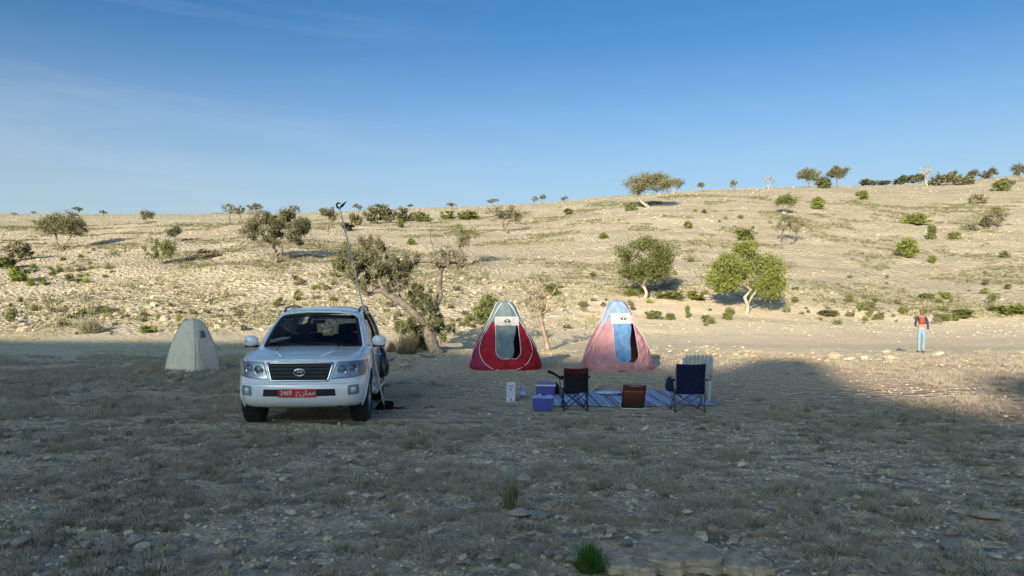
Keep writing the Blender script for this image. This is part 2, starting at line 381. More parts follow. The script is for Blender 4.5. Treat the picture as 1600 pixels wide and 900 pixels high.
for q, p_ in zip(qs, ph):
    X = cf*ss+sf*q; Yy = -sf*ss+cf*q
    nz = fbm(ss, ss*0+q, 9, 4)*5*(1-p_)*p_*4+fbm(ss, ss*0+q, 1.4, 3)*.8*(1 if p_ < .98 and p_ > .0 and q > -104 else 0)
    zz = crest*p_+nz
    if q < -RC: zz = np.minimum(zz, crest-.02*(-RC-q))
    V.append(np.stack([X, Yy, zz-.5*(p_ < 0)], -1))
V = np.array(V); i2 = np.arange(len(qs)*len(ss)).reshape(len(qs), len(ss))
F2 = np.stack([i2[:-1, :-1], i2[:-1, 1:], i2[1:, 1:], i2[1:, :-1]], -1).reshape(-1, 4)
hm = np_mesh('hills', V.reshape(-1, 3), F2, [GM], True); tag(link('hills', hm), kind='structure')

# ---------------------------------------------------------------- trees
M_BARK = mat('grey_bark', (.22, .175, .13), .9, var=.25, scale=3, bump=.8, bscale=25, spec=.1)
M_PALEBARK = mat('pale_bark', (.42, .36, .28), .9, var=.2, scale=3, bump=.8, bscale=25, spec=.1)
M_TWIG = mat('dry_twig', (.33, .25, .18), .9, var=.2, scale=5, spec=.1)
LV = {
 'olive': leaf_mat('olive_leaves', (.135, .135, .07), (.27, .255, .14)),
 'grey':  leaf_mat('grey_leaves', (.22, .205, .13), (.36, .33, .22)),
 'tan': leaf_mat('tan_scrub_leaves', (.34, .265, .19), (.60, .48, .35)),
 'green': leaf_mat('green_leaves', (.12, .145, .045), (.25, .265, .10)),
 'bright': leaf_mat('bright_leaves', (.16, .19, .045), (.29, .315, .09)),
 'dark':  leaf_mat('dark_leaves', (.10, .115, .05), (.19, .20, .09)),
 'dry':   leaf_mat('dry_leaves', (.30, .24, .15), (.45, .38, .25)),
 'straw': leaf_mat('straw_leaves', (.42, .37, .22), (.58, .52, .34)),
 'twig': leaf_mat('twig_leaves', (.17, .135, .09), (.30, .245, .17)),
 'ash':   leaf_mat('ash_leaves', (.29, .25, .195), (.54, .465, .36)),
 'deep':  leaf_mat('deep_leaves', (.05, .12, .03), (.12, .22, .06))}

def leaves(C, rad, n, size, g, flat=.85, shell=.25):
    """n small leaf faces round each clump centre; returns verts, quads, tints"""
    C = np.asarray(C, float).reshape(-1, 3); rad = np.broadcast_to(np.asarray(rad, float), (len(C),))
    c = np.repeat(C, n, 0); rd = np.repeat(rad, n)
    d = g.normal(size=(len(c), 3)); d /= np.linalg.norm(d, axis=1)[:, None]
    r = rd*(shell+(1-shell)*g.random(len(c)))*(.45+.75*g.random(len(c)))
    P = c+d*r[:, None]*np.array([1, 1, flat])
    a = g.normal(size=(len(c), 3)); a[:, 2] = a[:, 2]*.7+.3; a /= np.linalg.norm(a, axis=1)[:, None]
    b = np.cross(a, g.normal(size=(len(c), 3))); b /= np.linalg.norm(b, axis=1)[:, None]
    s = size*(.6+.8*g.random(len(c)))[:, None]
    V = np.stack([P-a*s, P+b*s*.62, P+a*s, P-b*s*.62], 1).reshape(-1, 3)
    F = np.arange(len(V)).reshape(-1, 4)
    cl = np.repeat(g.random(len(C)), n)
    t = np.clip(.55*g.random(len(c))+.45*cl, 0, 1)
    return V, F, np.repeat(t, 4)

class Skel:
    def __init__(s): s.p = []; s.par = []; s.w = None
    def node(s, p, par): s.p.append(np.array(p, float)); s.par.append(par); return len(s.p)-1
    def path(s, start, pts): 
        for q in pts: start = s.node(q, start)
        return start
    def grow(s, targets, g, seg, wob=.12, minz=0, up=.25):
        T = sorted([np.array(t, float) for t in targets], key=lambda t: min(np.linalg.norm(t-q) for q in s.p))
        tips = []
        for t in T:
            P = np.array(s.p); d = np.linalg.norm(P-t, axis=1)+.9*np.maximum(0, P[:, 2]-t[2]+.05)+(P[:, 2] < minz)*9
            i = int(np.argmin(d)); a = s.p[i]; L_ = np.linalg.norm(t-a); n = max(2, int(L_/seg)); cur = i
            off = g.normal(size=3)*L_*wob
            for k in range(1, n+1):
                f = k/n; q = a*(1-f)+t*f+off*math.sin(math.pi*f)+np.array([0, 0, L_*up*.3*math.sin(math.pi*f)*(-1 if g.random() < .4 else 1)])
                q = q+(g.normal(size=3)*seg*.13 if k < n else 0)
                cur = s.node(q, cur)
            tips.append(cur)
        return tips
    def mesh(s, name, r0, rmin, sides, m, pw=.5, flare=1.25):
        n = len(s.p); w_ = np.zeros(n); kids = [[] for _ in range(n)]
        for i, q in enumerate(s.par):
            if q >= 0: kids[q].append(i)
        for i in range(n-1, -1, -1):
            if not kids[i]: w_[i] = 1
            if s.par[i] >= 0: w_[s.par[i]] += w_[i]
        W = w_.max(); rad = np.maximum(rmin, r0*(w_/W)**pw)
        V = []; F = []
        ang = np.arange(sides)*2*math.pi/sides
        def ring(p, t, r):
            t = t/(np.linalg.norm(t)+1e-9); u = np.array([0, 0, 1.]) if abs(t[2]) < .85 else np.array([0, 1., 0]); a = np.cross(t, u); a /= np.linalg.norm(a); b = np.cross(a, t)
            k = len(V); V.extend(p+r*(a*math.cos(q)+b*math.sin(q)) for q in ang); return k
        rid = {}
        for i in range(n):
            q = s.par[i]
            if q < 0: continue
            t = s.p[i]-s.p[q]; rq = rad[q]; base = s.par[q] < 0
            if not (q in rid and rad[i] > .55*rq): k0 = ring(s.p[q], t, (rq*flare if base else min(rq, rad[i]*1.25)))
            else: k0 = rid[q]
            t2 = t
            if kids[i]: t2 = t/np.linalg.norm(t)+(s.p[kids[i][0]]-s.p[i])/(np.linalg.norm(s.p[kids[i][0]]-s.p[i])+1e-9)
            k1 = ring(s.p[i], t2, rad[i] if kids[i] else rad[i]*.4); rid[i] = k1
            F.extend((k0+j, k0+(j+1) % sides, k1+(j+1) % sides, k1+j) for j in range(sides))
        return np_mesh(name, np.array(V), np.array(F), [m], True)

def crown_targets(W, H, K, g, lobes=None, low=.35, depth=.8):
    """clump centres in a lumpy crown; lobes are (dx, z, rx, rz) as shares of half width and height"""
    if lobes is None:
        lobes = []
        nl = 5+int(g.integers(0, 3))
        for i in range(nl):
            a = -1+2*(i+.5)/nl
            lobes.append((a*.68, .62+.16*math.cos(a*1.6)+g.normal()*.05, .38+.1*g.random(), .22+.08*g.random()))
    out = []
    while len(out) < K:
        dx, z, rx, rz = lobes[int(g.integers(len(lobes)))]
        v = g.normal(size=3); v /= np.linalg.norm(v); v *= g.random()**.4
        p = np.array([(dx+v[0]*rx)*W/2, v[1]*W/2*depth*(.35+rx) + g.normal()*W*.05, (z+v[2]*rz)*H])
        if p[2] > low*H*.6: out.append(p)
    return out

def tree(u, row, Wp, Hp, label, seed, leaf='olive', name='desert_tree', K=30, n=60, lobes=None, ns=2, tf=.3, bark=M_BARK, crad=.13, lsize=.075, r0=.05, lean=0., sides=6, bare=.0, group=None, cat='tree', spread=.25):
    g = np.random.default_rng(seed); x, y, z = hit(u, row); sc = y/FPX; W = Wp*sc; H = Hp*sc
    t = thing(name, label, cat, (x, y, z-.08), 0, group)
    K = int(K*1.35); crad = crad*1.12
    T = crown_targets(W*.9, H*.94, K, g, lobes)
    sk = Skel(); base = sk.node((0, 0, 0), -1)
    for i in range(ns):
        a = (i-(ns-1)/2)*spread*2; e = np.array([W*(a*.2+lean)*1.0, g.normal()*W*.05, H*tf*(1+.1*g.normal())])
        sk.path(base, [e*f+np.array([g.normal()*.025*W, g.normal()*.02*W, 0]) for f in (.3, .55, .8, 1)])
    sk.grow(T, g, max(.25, H*.07), minz=H*tf*.5)
    link('trunk', sk.mesh('trunk', H*r0*.62, max(.010, .3*sc), sides, bark), t)
    keep = [q for q in T if g.random() > bare]
    if n and keep:
        V_, F_, tt = leaves(keep, W*crad*(.7+.6*g.random(len(keep))), n, max(lsize, 1.0*sc), g)
        link('crown', np_mesh('crown', V_, F_, [LV[leaf]], False, dict(tint=tt)), t)
    return t

def copy_tree(o, loc, rz, s, label, group=None):
    c = o.copy(); S.collection.objects.link(c); c.location = loc; c.rotation_euler = (0, 0, rz); c.scale = s; c['label'] = label
    if group: c['group'] = group
    for ch in o.children:
        k = ch.copy(); S.collection.objects.link(k); k.parent = c
    return c

tree(95, 392, 88, 60, 'grey-green round tree with a dark forked trunk, alone on the far left slope', 11, 'olive', K=120, n=75, ns=4, tf=.22, crad=.085, spread=.2)
tree(430, 411, 116, 90, 'wide grey-green tree with several stems above the white car', 12, 'olive', K=170, n=52, ns=5, tf=.26, crad=.07, spread=.15, lobes=[(-.75, .62, .28, .20), (-.35, .8, .28, .17), (.1, .72, .3, .2), (.35, .9, .12, .1), (.62, .55, .32, .18), (-.1, .52, .35, .15), (.8, .72, .18, .14)])
tree(250, 413, 52, 45, 'small yellow-green tree in front of a darker round one on the left slope', 13, 'green', K=30, n=60, ns=2, tf=.25, crad=.14)
tree(272, 381, 26, 29, 'small dark round tree directly behind the small yellow-green tree', 14, 'dark', K=18, n=60, tf=.15, crad=.2)
tree(228, 349, 28, 19, 'low dome-shaped tree on the left skyline', 15, 'olive', K=16, n=60, tf=.12, crad=.2)
tree(512, 362, 36, 42, 'upright grey-green tree behind the hooked head of the tall pole', 16, 'olive', K=26, n=60, ns=2, tf=.3, crad=.14)
tree(359, 346, 30, 33, 'thin open skyline tree with two stems, farther from the pole', 17, 'olive', K=20, n=26, ns=3, tf=.4, crad=.12, bare=.2)
tree(376, 344, 18, 24, 'narrow skyline tree touching the thin two-stemmed one', 18, 'olive', K=10, n=40, tf=.4, crad=.16)
tree(722, 415, 72, 76, 'pale-green airy tree on the slope behind the big gnarled tree', 19, 'green', K=34, n=34, ns=2, tf=.4, crad=.13, lobes=[(-.2, .8, .5, .17), (.4, .72, .5, .16), (0, .58, .4, .14)], lsize=.06)
tree(792, 366, 66, 49, 'dark gnarled tree with crooked branches and a black shadow on the mid slope', 20, 'olive', K=34, n=46, ns=3, tf=.35, crad=.12)
tree(1007, 466, 104, 106, 'full dense green tree with a straight pale trunk, near the middle of the slope', 21, 'green', K=135, n=66, ns=1, tf=.3, crad=.11, bark=M_PALEBARK, r0=.042, lobes=[(-.6, .72, .32, .15), (-.15, .85, .4, .12), (.35, .85, .38, .13), (.6, .7, .35, .16), (-.3, .52, .42, .18), (.2, .48, .42, .16), (.45, .58, .3, .2), (-.1, .38, .4, .1), (-.55, .42, .25, .08), (.6, .42, .25, .1)], lsize=.07)
tree(1167, 489, 140, 116, 'wide bright-green tree leaning over a pale trunk beside the dirt track', 22, 'bright', K=165, n=90, ns=2, tf=.36, crad=.095, bark=M_PALEBARK, r0=.045, lean=.05, lobes=[(-.05, .93, .16, .07), (-.45, .72, .35, .13), (-.7, .5, .25, .1), (-.2, .6, .3, .17), (.35, .75, .35, .14), (.62, .6, .3, .17), (.45, .35, .35, .2), (.75, .42, .2, .14), (-.45, .42, .3, .1)], lsize=.07)
tree(1014, 326, 84, 58, 'large spreading skyline tree with a pale leaning trunk', 23, 'olive', K=80, n=90, ns=2, tf=.30, crad=.12, bark=M_PALEBARK, lean=-.12, r0=.06)
tree(1052, 304, 38, 28, 'flat-topped skyline tree just beside the large spreading one', 24, 'olive', K=24, n=50, ns=2, tf=.35, crad=.14, bark=M_PALEBARK)
tree(1097, 300, 13, 17, 'tiny lone skyline tree, nearest to the pair with pale trunks', 25, 'olive', K=9, n=36, tf=.4, crad=.22)
tree(1145, 298, 15, 18, 'tiny lone skyline tree with a bent trunk between two other lone ones', 26, 'olive', K=9, n=36, tf=.45, crad=.22, lean=.2)
tree(1201, 296, 22, 22, 'nearly leafless pale skyline tree forked like a V', 27, 'ash', K=14, n=9, ns=2, tf=.45, crad=.12, bark=M_PALEBARK, spread=.5)
tree(1262, 293, 40, 30, 'broad skyline tree in a clump of three', 28, 'olive', K=32, n=80, ns=3, tf=.3, crad=.16)
tree(1308, 292, 36, 34, 'tall round skyline tree standing at the end of the clump of three', 29, 'olive', K=32, n=80, ns=1, tf=.35, crad=.16)
tree(1228, 333, 42, 29, 'dark green umbrella-shaped tree below the skyline clump', 30, 'green', K=26, n=70, ns=2, tf=.25, crad=.17)
tree(1232, 382, 62, 46, 'open crooked tree with separate tufts, straight below the umbrella-shaped one', 31, 'olive', K=26, n=40, ns=3, tf=.3, crad=.12, spread=.5)
tree(1448, 291, 28, 34, 'pale dead-looking tree rising above the dark skyline hedge', 32, 'ash', K=16, n=12, ns=2, tf=.5, crad=.1, bark=M_PALEBARK)
tree(1521, 273, 22, 15, 'small flat skyline tree behind the thickest part of the hedge', 33, 'dark', K=12, n=40, tf=.4, crad=.2)
tree(1551, 273, 20, 16, 'small skyline tree standing alone above bare ground near the frame edge', 34, 'dark', K=12, n=36, tf=.4, crad=.2)
tree(1596, 284, 36, 28, 'grey skyline tree cut by the frame edge', 35, 'olive', K=22, n=50, ns=3, tf=.25, crad=.15)
tree(1556, 360, 44, 34, 'pale spiky tree with a black shadow on the far right slope', 36, 'grey', K=20, n=40, ns=3, tf=.3, crad=.13, spread=.5)
tree(1476, 394, 30, 16, 'dead fallen-over little tree beside the round green bush', 37, 'ash', K=10, n=6, ns=3, tf=.4, crad=.1, spread=.6)
tree(762, 510, 60, 54, 'bushy grey-green tree right behind the red tent', 38, 'green', K=50, n=70, ns=3, tf=.12, crad=.16, lsize=.06, lobes=[(0, .8, .45, .15), (-.4, .5, .45, .25), (.4, .5, .45, .25), (0, .3, .6, .2)])

def small_ridge(px, protos=3):
    g = np.random.default_rng(77); proto = []
    for k in range(protos):
        T = crown_targets(4.2, 3.6, 16, g); sk = Skel(); b = sk.node((0, 0, 0), -1); sk.path(b, [(.1, 0, .5), (.05, .1, 1.1)]); sk.grow(T, g, .5)
        V_, F_, tt = leaves(T, .7, 34, .16, g)
        proto.append((sk.mesh('trunk', .16, .05, 4, M_BARK), np_mesh('crown', V_, F_, [LV['olive' if k else 'dark']], False, dict(tint=tt))))
    for i, (u, row, w_, h_, lab, grp) in enumerate(px):
        x, y, z = hit(u, row); s = y/FPX
        t = thing('desert_tree', lab, 'tree', (x, y, z-.1), float(g.random()*6), grp); t.scale = (w_*s/4.2,)*2+(h_*s/3.0,)
        link('trunk', proto[i % protos][0], t); link('crown', proto[i % protos][1], t)
small_ridge([(122, 336, 20, 11, 'tiny dark tree on the left skyline above the round grey-green tree', None), (161, 338, 14, 8, 'tiny round tree on the left skyline, between two others', None),
 (22, 338, 12, 5, 'faint low tree on the flat skyline at the far left', None), (53, 336, 10, 5, 'very small tree on the far left skyline next to the faint low one', None),
 (400, 338, 26, 18, 'low skyline tree between the thin two-stemmed tree and the wide one', None), (460, 340, 22, 16, 'low skyline tree just past the wide many-stemmed tree', None),
 (640, 327, 14, 7, 'small skyline bush-tree at the end of the dark thicket', None), (706, 327, 20, 9, 'small round tree breaking the skyline over the pale-green airy tree', None),
 (835, 321, 14, 12, 'small dark skyline tree, one of a close pair past the gnarled tree', None), (847, 320, 14, 14, 'slightly taller skyline tree of the close pair past the gnarled tree', None),
 (882, 318, 14, 10, 'lone grey little skyline tree beyond the close pair', None), (560, 332, 18, 11, 'little tree on the skyline at the near end of the dark thicket', None),
 (590, 330, 20, 10, 'little tree on the skyline behind the dark thicket', None), (770, 322, 22, 10, 'low wide skyline tree above the dark gnarled tree', None)])

# the big gnarled tree beside the camp, limb by limb
def hero_tree():
    g = np.random.default_rng(5); bx, by, bz = hit(683, 551); k = by/FPX
    def P(x_, y_, d=0): return ((540+x_/3.913-683)*k, d, (551-(340+y_/3.913))*k)
    t = thing('gnarled_tree', 'big gnarled tree with a forked leaning trunk between the white car and the red tent', 'tree', (bx, by, bz-.05))
    sk = Skel(); b = sk.node(P(555, 830), -1)
    m1 = sk.path(b, [P(540, 790), P(520, 740), P(500, 690), P(480, 650)])
    l1 = sk.path(m1, [P(450, 600, -.1), P(405, 565, -.2), P(375, 535, -.2), P(340, 505, -.25), P(300, 483, -.3), P(262, 462, -.3), P(240, 445, -.3)])
    l2 = sk.path(l1, [P(215, 440, -.35), P(190, 446, -.4), P(165, 460, -.4), P(130, 458, -.5), P(105, 470, -.6), P(80, 462, -.6), P(40, 455, -.7), P(0, 465, -.8)])
    l3 = sk.path(l1, [P(225, 405, -.2), P(208, 375, -.1), P(190, 360), P(160, 340, .1), P(130, 320, .2)])
    l4 = sk.path(l1-3, [P(328, 470), P(325, 440, .1), P(305, 400, .2), P(285, 378, .2), P(262, 366, .3), P(240, 360, .3)])
    l5 = sk.path(l1-6, [P(415, 540, .2), P(400, 505, .2), P(420, 480, .3)])
    r1 = sk.path(m1-2, [P(522, 655, .3), P(522, 615, .35), P(532, 570, .4), P(545, 530, .4), P(562, 495, .4), P(572, 465, .4), P(568, 420, .4), P(568, 370, .4), P(572, 325, .4), P(582, 300, .4)])
    sk.path(r1-4, [P(585, 478, .35), P(590, 466, .3)])
    r2 = sk.path(r1, [P(565, 282, .3), P(545, 264, .2), P(505, 258, .1), P(470, 262), P(438, 268, -.1)])
    sk.path(r2-3, [P(520, 240, .2), P(500, 215, .2), P(462, 232, .1), P(440, 245, 0)])
    sk.path(r2-3, [P(530, 205, .2), P(530, 165, .3), P(515, 130, .3), P(512, 75, .3), P(535, 30, .35)])
    r3 = sk.path(r1, [P(605, 285, .5), P(630, 268, .5), P(665, 262, .6), P(700, 280, .6), P(712, 300, .6)])
    sk.path(r1, [P(600, 262, .6), P(585, 225, .8)])
    up = [(130, 190), (110, 240), (180, 210), (215, 165), (235, 180), (160, 150), (90, 130), (60, 180), (30, 200), (10, 260), (55, 265), (100, 285), (150, 270), (200, 250), (230, 300),
          (270, 280), (300, 300), (330, 270), (355, 300), (390, 270), (410, 250), (300, 330), (340, 330), (280, 250), (250, 330), (60, 350), (90, 390), (120, 420), (140, 360), (40, 320), (170, 310), (180, 400), (75, 300), (400, 300), (200, 330), (120, 150), (40, 240), (-20, 230)]
    mid = [(330, 410), (290, 430), (370, 400), (350, 370), (260, 410), (400, 410), (310, 380)]
    right = [(560, 215), (600, 235), (660, 235), (700, 255), (630, 215), (540, 240), (690, 290), (730, 270), (580, 190), (650, 200), (620, 265)]
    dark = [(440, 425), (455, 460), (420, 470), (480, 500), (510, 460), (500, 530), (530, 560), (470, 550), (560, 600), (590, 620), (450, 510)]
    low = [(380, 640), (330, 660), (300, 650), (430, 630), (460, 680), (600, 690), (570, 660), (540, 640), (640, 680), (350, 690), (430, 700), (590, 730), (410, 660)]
    def C(lst, sd): return [P(a+g.normal()*8, b_+g.normal()*8, g.normal()*sd) for a, b_ in lst for _ in range(2)]
    cu, cm, cr, cd, cl = C(up, .9), C(mid, .6), C(right, .6), C(dark, .4), C(low, .5)
    sk.grow(cu+cm+cr+cd+cl, g, .2, wob=.14, minz=.45)
    o = link('trunk', sk.mesh('trunk', .25, .008, 12, mat('gnarled_bark', (.12, .10, .08), .9, var=.3, scale=6, bump=1, bscale=18, spec=.1, col2=(.25, .215, .17)), pw=.52, flare=1.55), t)
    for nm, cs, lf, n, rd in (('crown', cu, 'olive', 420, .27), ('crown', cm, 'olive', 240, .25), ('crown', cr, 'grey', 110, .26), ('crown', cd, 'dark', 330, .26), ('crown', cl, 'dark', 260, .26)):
        cs = [np.array(q)+g.normal(size=3)*.10 for q in cs for _ in (0, 1)]; V_, F_, tt = leaves(cs, rd*.8*(.6+.6*g.random(len(cs))), n//2, .032, g, 1.25, .05); link(nm, np_mesh(nm, V_, F_, [LV[lf]], False, dict(tint=tt)), t)
hero_tree()

def dead_tree():
    g = np.random.default_rng(8); bx, by, bz = hit(856, 546); k = by/FPX
    def P(x_, y_, d=0): return ((700+x_/3.81-856)*k, d, (546-(440+y_/3.81))*k)
    t = thing('dead_tree', 'small dead tree with bare grey branches between the two tents', 'tree', (bx, by, bz-.05))
    sk = Skel(); b = sk.node(P(595, 400), -1)
    m = sk.path(b, [P(585, 350), P(572, 300), P(560, 255), P(555, 228)])
    a1 = sk.path(m, [P(540, 205), P(515, 190), P(490, 175), P(470, 140)])
    a2 = sk.path(m, [P(565, 190, .1), P(575, 140, .1), P(580, 90, .1), P(560, 30, .1), P(552, -25, .1)])
    sk.path(m, [P(550, 170, -.1), P(530, 120, -.1), P(535, 70)])
    T = [P(545+g.normal()*62, 75+g.normal()*55, g.normal()*.45) for _ in range(110)]
    sk.grow(T, g, .16, wob=.08, minz=1.0)
    link('trunk', sk.mesh('trunk', .10, .007, 6, M_TWIG, pw=.42), t)
    V_, F_, tt = leaves([T[i] for i in range(0, 110, 2)], .16, 12, .03, g, .9, .1); link('crown', np_mesh('crown', V_, F_, [LV['dry']], False, dict(tint=tt)), t)
dead_tree()

# ---------------------------------------------------------------- shrubs
def shrub_mesh(kind, seed, nl, leaf, sz):
    """a unit shrub: 1 wide, 1 high"""
    g = np.random.default_rng(seed)
    if kind == 'round':
        C = []; 
        while len(C) < 26:
            v = g.normal(size=3); v /= np.linalg.norm(v); v *= .12+.25*g.random(); C.append((v[0], v[1], .46+v[2]*1.1))
        V_, F_, tt = leaves(C, .19, nl//26, sz, g, 1.0, .1)
    elif kind == 'lumpy':
        C = [(g.uniform(-.4, .4), g.uniform(-.3, .3), g.uniform(.12, .7)) for _ in range(30)]; C = [c for c in C if c[2] < .95-.9*abs(c[0])]
        V_, F_, tt = leaves(C, .19, nl//len(C), sz, g, .95, .1)
    else:  # wiry: blades fanning from the foot
        n = nl; a = g.uniform(0, 2*math.pi, n); e = g.uniform(.15, 1.45, n); Lg = g.uniform(.3, 1.0, n)*(.55+.45*np.sin(e))
        d = np.stack([np.cos(a)*np.cos(e)*.62, np.sin(a)*np.cos(e)*.62, np.sin(e)], -1)*Lg[:, None]
        b = np.stack([g.normal(size=n)*.11, g.normal(size=n)*.11, np.zeros(n)], -1); s_ = np.cross(d, g.normal(size=(n, 3))); s_ /= np.linalg.norm(s_, axis=1)[:, None]
        V_ = np.stack([b-s_*sz*.3, b+s_*sz*.3, b+d*.6+s_*sz*.35, b+d*1.0], 1).reshape(-1, 3); F_ = np.arange(4*n).reshape(-1, 4); tt = np.repeat(g.random(n), 4)
    V_[:, 2] = np.maximum(V_[:, 2], -.03)
    return np_mesh('foliage_'+kind, V_, F_, [LV[leaf]], False, dict(tint=tt))
SM = {}
def shrub(u, row, wp, hp, label, kind='round', leaf='bright', name='bush', group=None, cat='bush', nl=1500, v=0):
    x, y, z = hit(u, row); s = y/FPX; key = (kind, leaf, nl, v)
    if key not in SM: SM[key] = shrub_mesh(kind, 100+len(SM), nl, leaf, {'round': .05, 'lumpy': .055, 'wiry': .035}[kind]*(1.5 if nl < 500 else 1))
    o = link(name, SM[key], None, (x, y, z-.03*hp*s), (0, 0, (u*7+row) % 6.28), (wp*s*1.12, wp*s, hp*s*1.3))
    return tag(o, label, cat, group)
for a in [
 (28, 409, 52, 28, 'dark grey-brown mound of a bush at the far left', 'round', 'grey', 'bush'),
 (10, 419, 44, 17, 'low green bush at the frame edge, in front of the dark mound', 'lumpy', 'green', 'bush'),
 (27, 441, 36, 25, 'bright green bush at the far left, below the dark mound', 'lumpy', 'bright', 'bush'),
 (325, 404, 34, 14, 'greyish dry bush with a long shadow beyond the small yellow-green tree', 'lumpy', 'grey', 'bush'),
 (142, 520, 38, 22, 'wiry grey-brown bush at the shadow edge toward the pale tent', 'wiry', 'grey', 'bush'),
 (230, 520, 26, 11, 'bright low bush touching the pale tent', 'lumpy', 'bright', 'bush'),
 (533, 425, 34, 26, 'rounded green bush left of the gnarled tree and behind the pole', 'round', 'green', 'bush'),
 (543, 360, 24, 12, 'dark little bush at the foot of the upright grey-green tree', 'round', 'dark', 'bush'),
 (625, 356, 16, 12, 'bright small bush below the skyline thicket', 'round', 'bright', 'bush'),
 (641, 383, 17, 9, 'lone bright bush on the bare slope over the gnarled tree', 'round', 'bright', 'bush'),
 (660, 346, 28, 11, 'pale yellow-green bush just under the thicket end', 'lumpy', 'bright', 'bush'),
 (732, 343, 32, 13, 'wide bright bush below the skyline, past the thicket', 'lumpy', 'bright', 'bush'),
 (700, 342, 26, 12, 'bright bush beside the wide one below the skyline', 'lumpy', 'bright', 'bush'),
 (888, 335, 20, 9, 'flat dark bush on bare ground under the skyline pair of trees', 'round', 'green', 'bush'),
 (985, 330, 20, 15, 'green bush at the foot of the large spreading skyline tree', 'lumpy', 'green', 'bush'),
 (942, 374, 18, 9, 'lone round bush on the bare middle slope', 'round', 'bright', 'bush'),
 (1075, 357, 18, 11, 'lone bush above the straight-trunked green tree', 'round', 'green', 'bush'),
 (984, 463, 16, 12, 'little bright round bush beside the straight pale trunk', 'round', 'bright', 'bush'),
 (862, 463, 30, 20, 'dark green bush on the slope over the dead tree', 'round', 'green', 'bush'),
 (1163, 376, 34, 18, 'bush peeping above the wide bright-green tree', 'lumpy', 'green', 'bush'),
 (1280, 327, 31, 17, 'dense green bush next to the umbrella-shaped tree', 'round', 'bright', 'bush'),
 (1348, 312, 22, 12, 'bright round bush just under the skyline', 'round', 'bright', 'bush'),
 (1287, 294, 30, 17, 'green bush filling the middle of the skyline clump', 'round', 'green', 'bush'),
 (1430, 351, 38, 17, 'long low yellow-green bush high on the right slope', 'lumpy', 'bright', 'bush'),
 (1420, 403, 40, 27, 'large round bright-green bush in the open right slope', 'round', 'bright', 'bush'),
 (1457, 412, 16, 11, 'small round bush just below the large round one', 'round', 'bright', 'bush'),
 (1456, 375, 16, 24, 'narrow green bush above the large round one', 'lumpy', 'green', 'bush'),
 (1491, 374, 18, 12, 'small green bush beside the narrow one', 'lumpy', 'green', 'bush'),
 (1528, 318, 28, 15, 'brown-grey dry bush near the right skyline', 'lumpy', 'dry', 'bush'),
 (1555, 339, 24, 13, 'bright bush on top of the far right cluster', 'round', 'bright', 'bush'),
 (1540, 356, 20, 16, 'round grey-green bush in the far right cluster', 'round', 'olive', 'bush'),
 (1518, 360, 18, 11, 'low dry bush at the start of the far right cluster', 'lumpy', 'grey', 'bush'),
 (1565, 299, 26, 16, 'dark bush under the right skyline near the frame edge', 'lumpy', 'green', 'bush'),
 (1340, 352-45, 12, 6, 'tiny bush beside the bright round one under the skyline', 'round', 'olive', 'bush'),
 (1021, 499, 26, 14, 'low bush right behind the blue and pink tent', 'lumpy', 'green', 'bush'),
 (1580, 492, 46, 15, 'long bright bush row beside the track at the frame edge', 'lumpy', 'bright', 'bush'),
 (1505, 497, 40, 14, 'low green bush beside the track, past the standing person', 'lumpy', 'green', 'bush'),
 (1470, 503, 26, 13, 'green bush at shoulder side of the standing person', 'lumpy', 'green', 'bush'),
 (1387, 466, 0.1, 0.1, '', 'round', 'bright', ''),
 (1480, 468, 16, 10, 'round bright bush on the bank above the standing person', 'round', 'bright', 'bush'),
 (1448, 468, 24, 10, 'flat green bush on the bank left of the round one', 'lumpy', 'green', 'bush'),
 (1355, 484, 26, 13, 'green bush on the bank left of the standing person', 'lumpy', 'green', 'bush'),
 (1410, 491, 13, 10, 'small bush hanging on the pale bank near the standing person', 'round', 'bright', 'bush'),
 (1292, 494, 34, 10, 'flat olive bush on the bank past the wide bright-green tree', 'lumpy', 'olive', 'bush'),
 (1086, 469, 34, 14, 'yellow-green bush between the two big green trees', 'lumpy', 'bright', 'bush'),
 (1046, 468, 44, 12, 'low green bush carpet at the straight-trunked tree', 'lumpy', 'green', 'bush'),
 (1047, 500, 17, 11, 'small bush at the bank foot beside the pink tent', 'lumpy', 'green', 'bush'),
 (1137, 500, 16, 12, 'small bush at the track edge before the wide bright-green tree', 'lumpy', 'green', 'bush'),
 (1074, 497, 10, 20, 'narrow upright little bush above the track', 'lumpy', 'green', 'bush'),
 ]:
    if a[5] and a[4]: shrub(*a)
g = np.random.default_rng(21)
USED = {}
LM_HILL = [(95, 375, 'the round grey-green tree'), (250, 400, 'the small yellow-green tree'), (28, 405, 'the dark mound bush'), (325, 403, 'the greyish dry bush'), (430, 400, 'the wide many-stemmed tree'), (287, 505, 'the pale tent'), (142, 515, 'the wiry bush'),
 (512, 355, 'the upright tree'), (600, 340, 'the skyline thicket'), (683, 470, 'the gnarled tree'), (722, 400, 'the pale-green airy tree'), (792, 355, 'the dark gnarled tree'), (789, 470, 'the red tent'), (850, 470, 'the dead tree'), (970, 470, 'the pink tent'), (1007, 440, 'the straight-trunked green tree'),
 (1167, 460, 'the wide bright-green tree'), (942, 372, 'the lone middle-slope bush'), (1075, 355, 'the lone bush higher up'), (1014, 320, 'the spreading skyline tree'), (1228, 330, 'the umbrella-shaped tree'), (1232, 375, 'the open crooked tree'), (1420, 395, 'the large round bush'), (1348, 310, 'the bright bush under the skyline'),
 (1430, 350, 'the long low bush'), (1556, 350, 'the pale spiky tree'), (1528, 315, 'the brown-grey dry bush'), (1440, 520, 'the standing person'), (1580, 490, 'the long bush row'), (1448, 290, 'the pale dead-looking tree'), (520, 480, 'the car roof'), (1292, 490, 'the flat olive bank bush')]
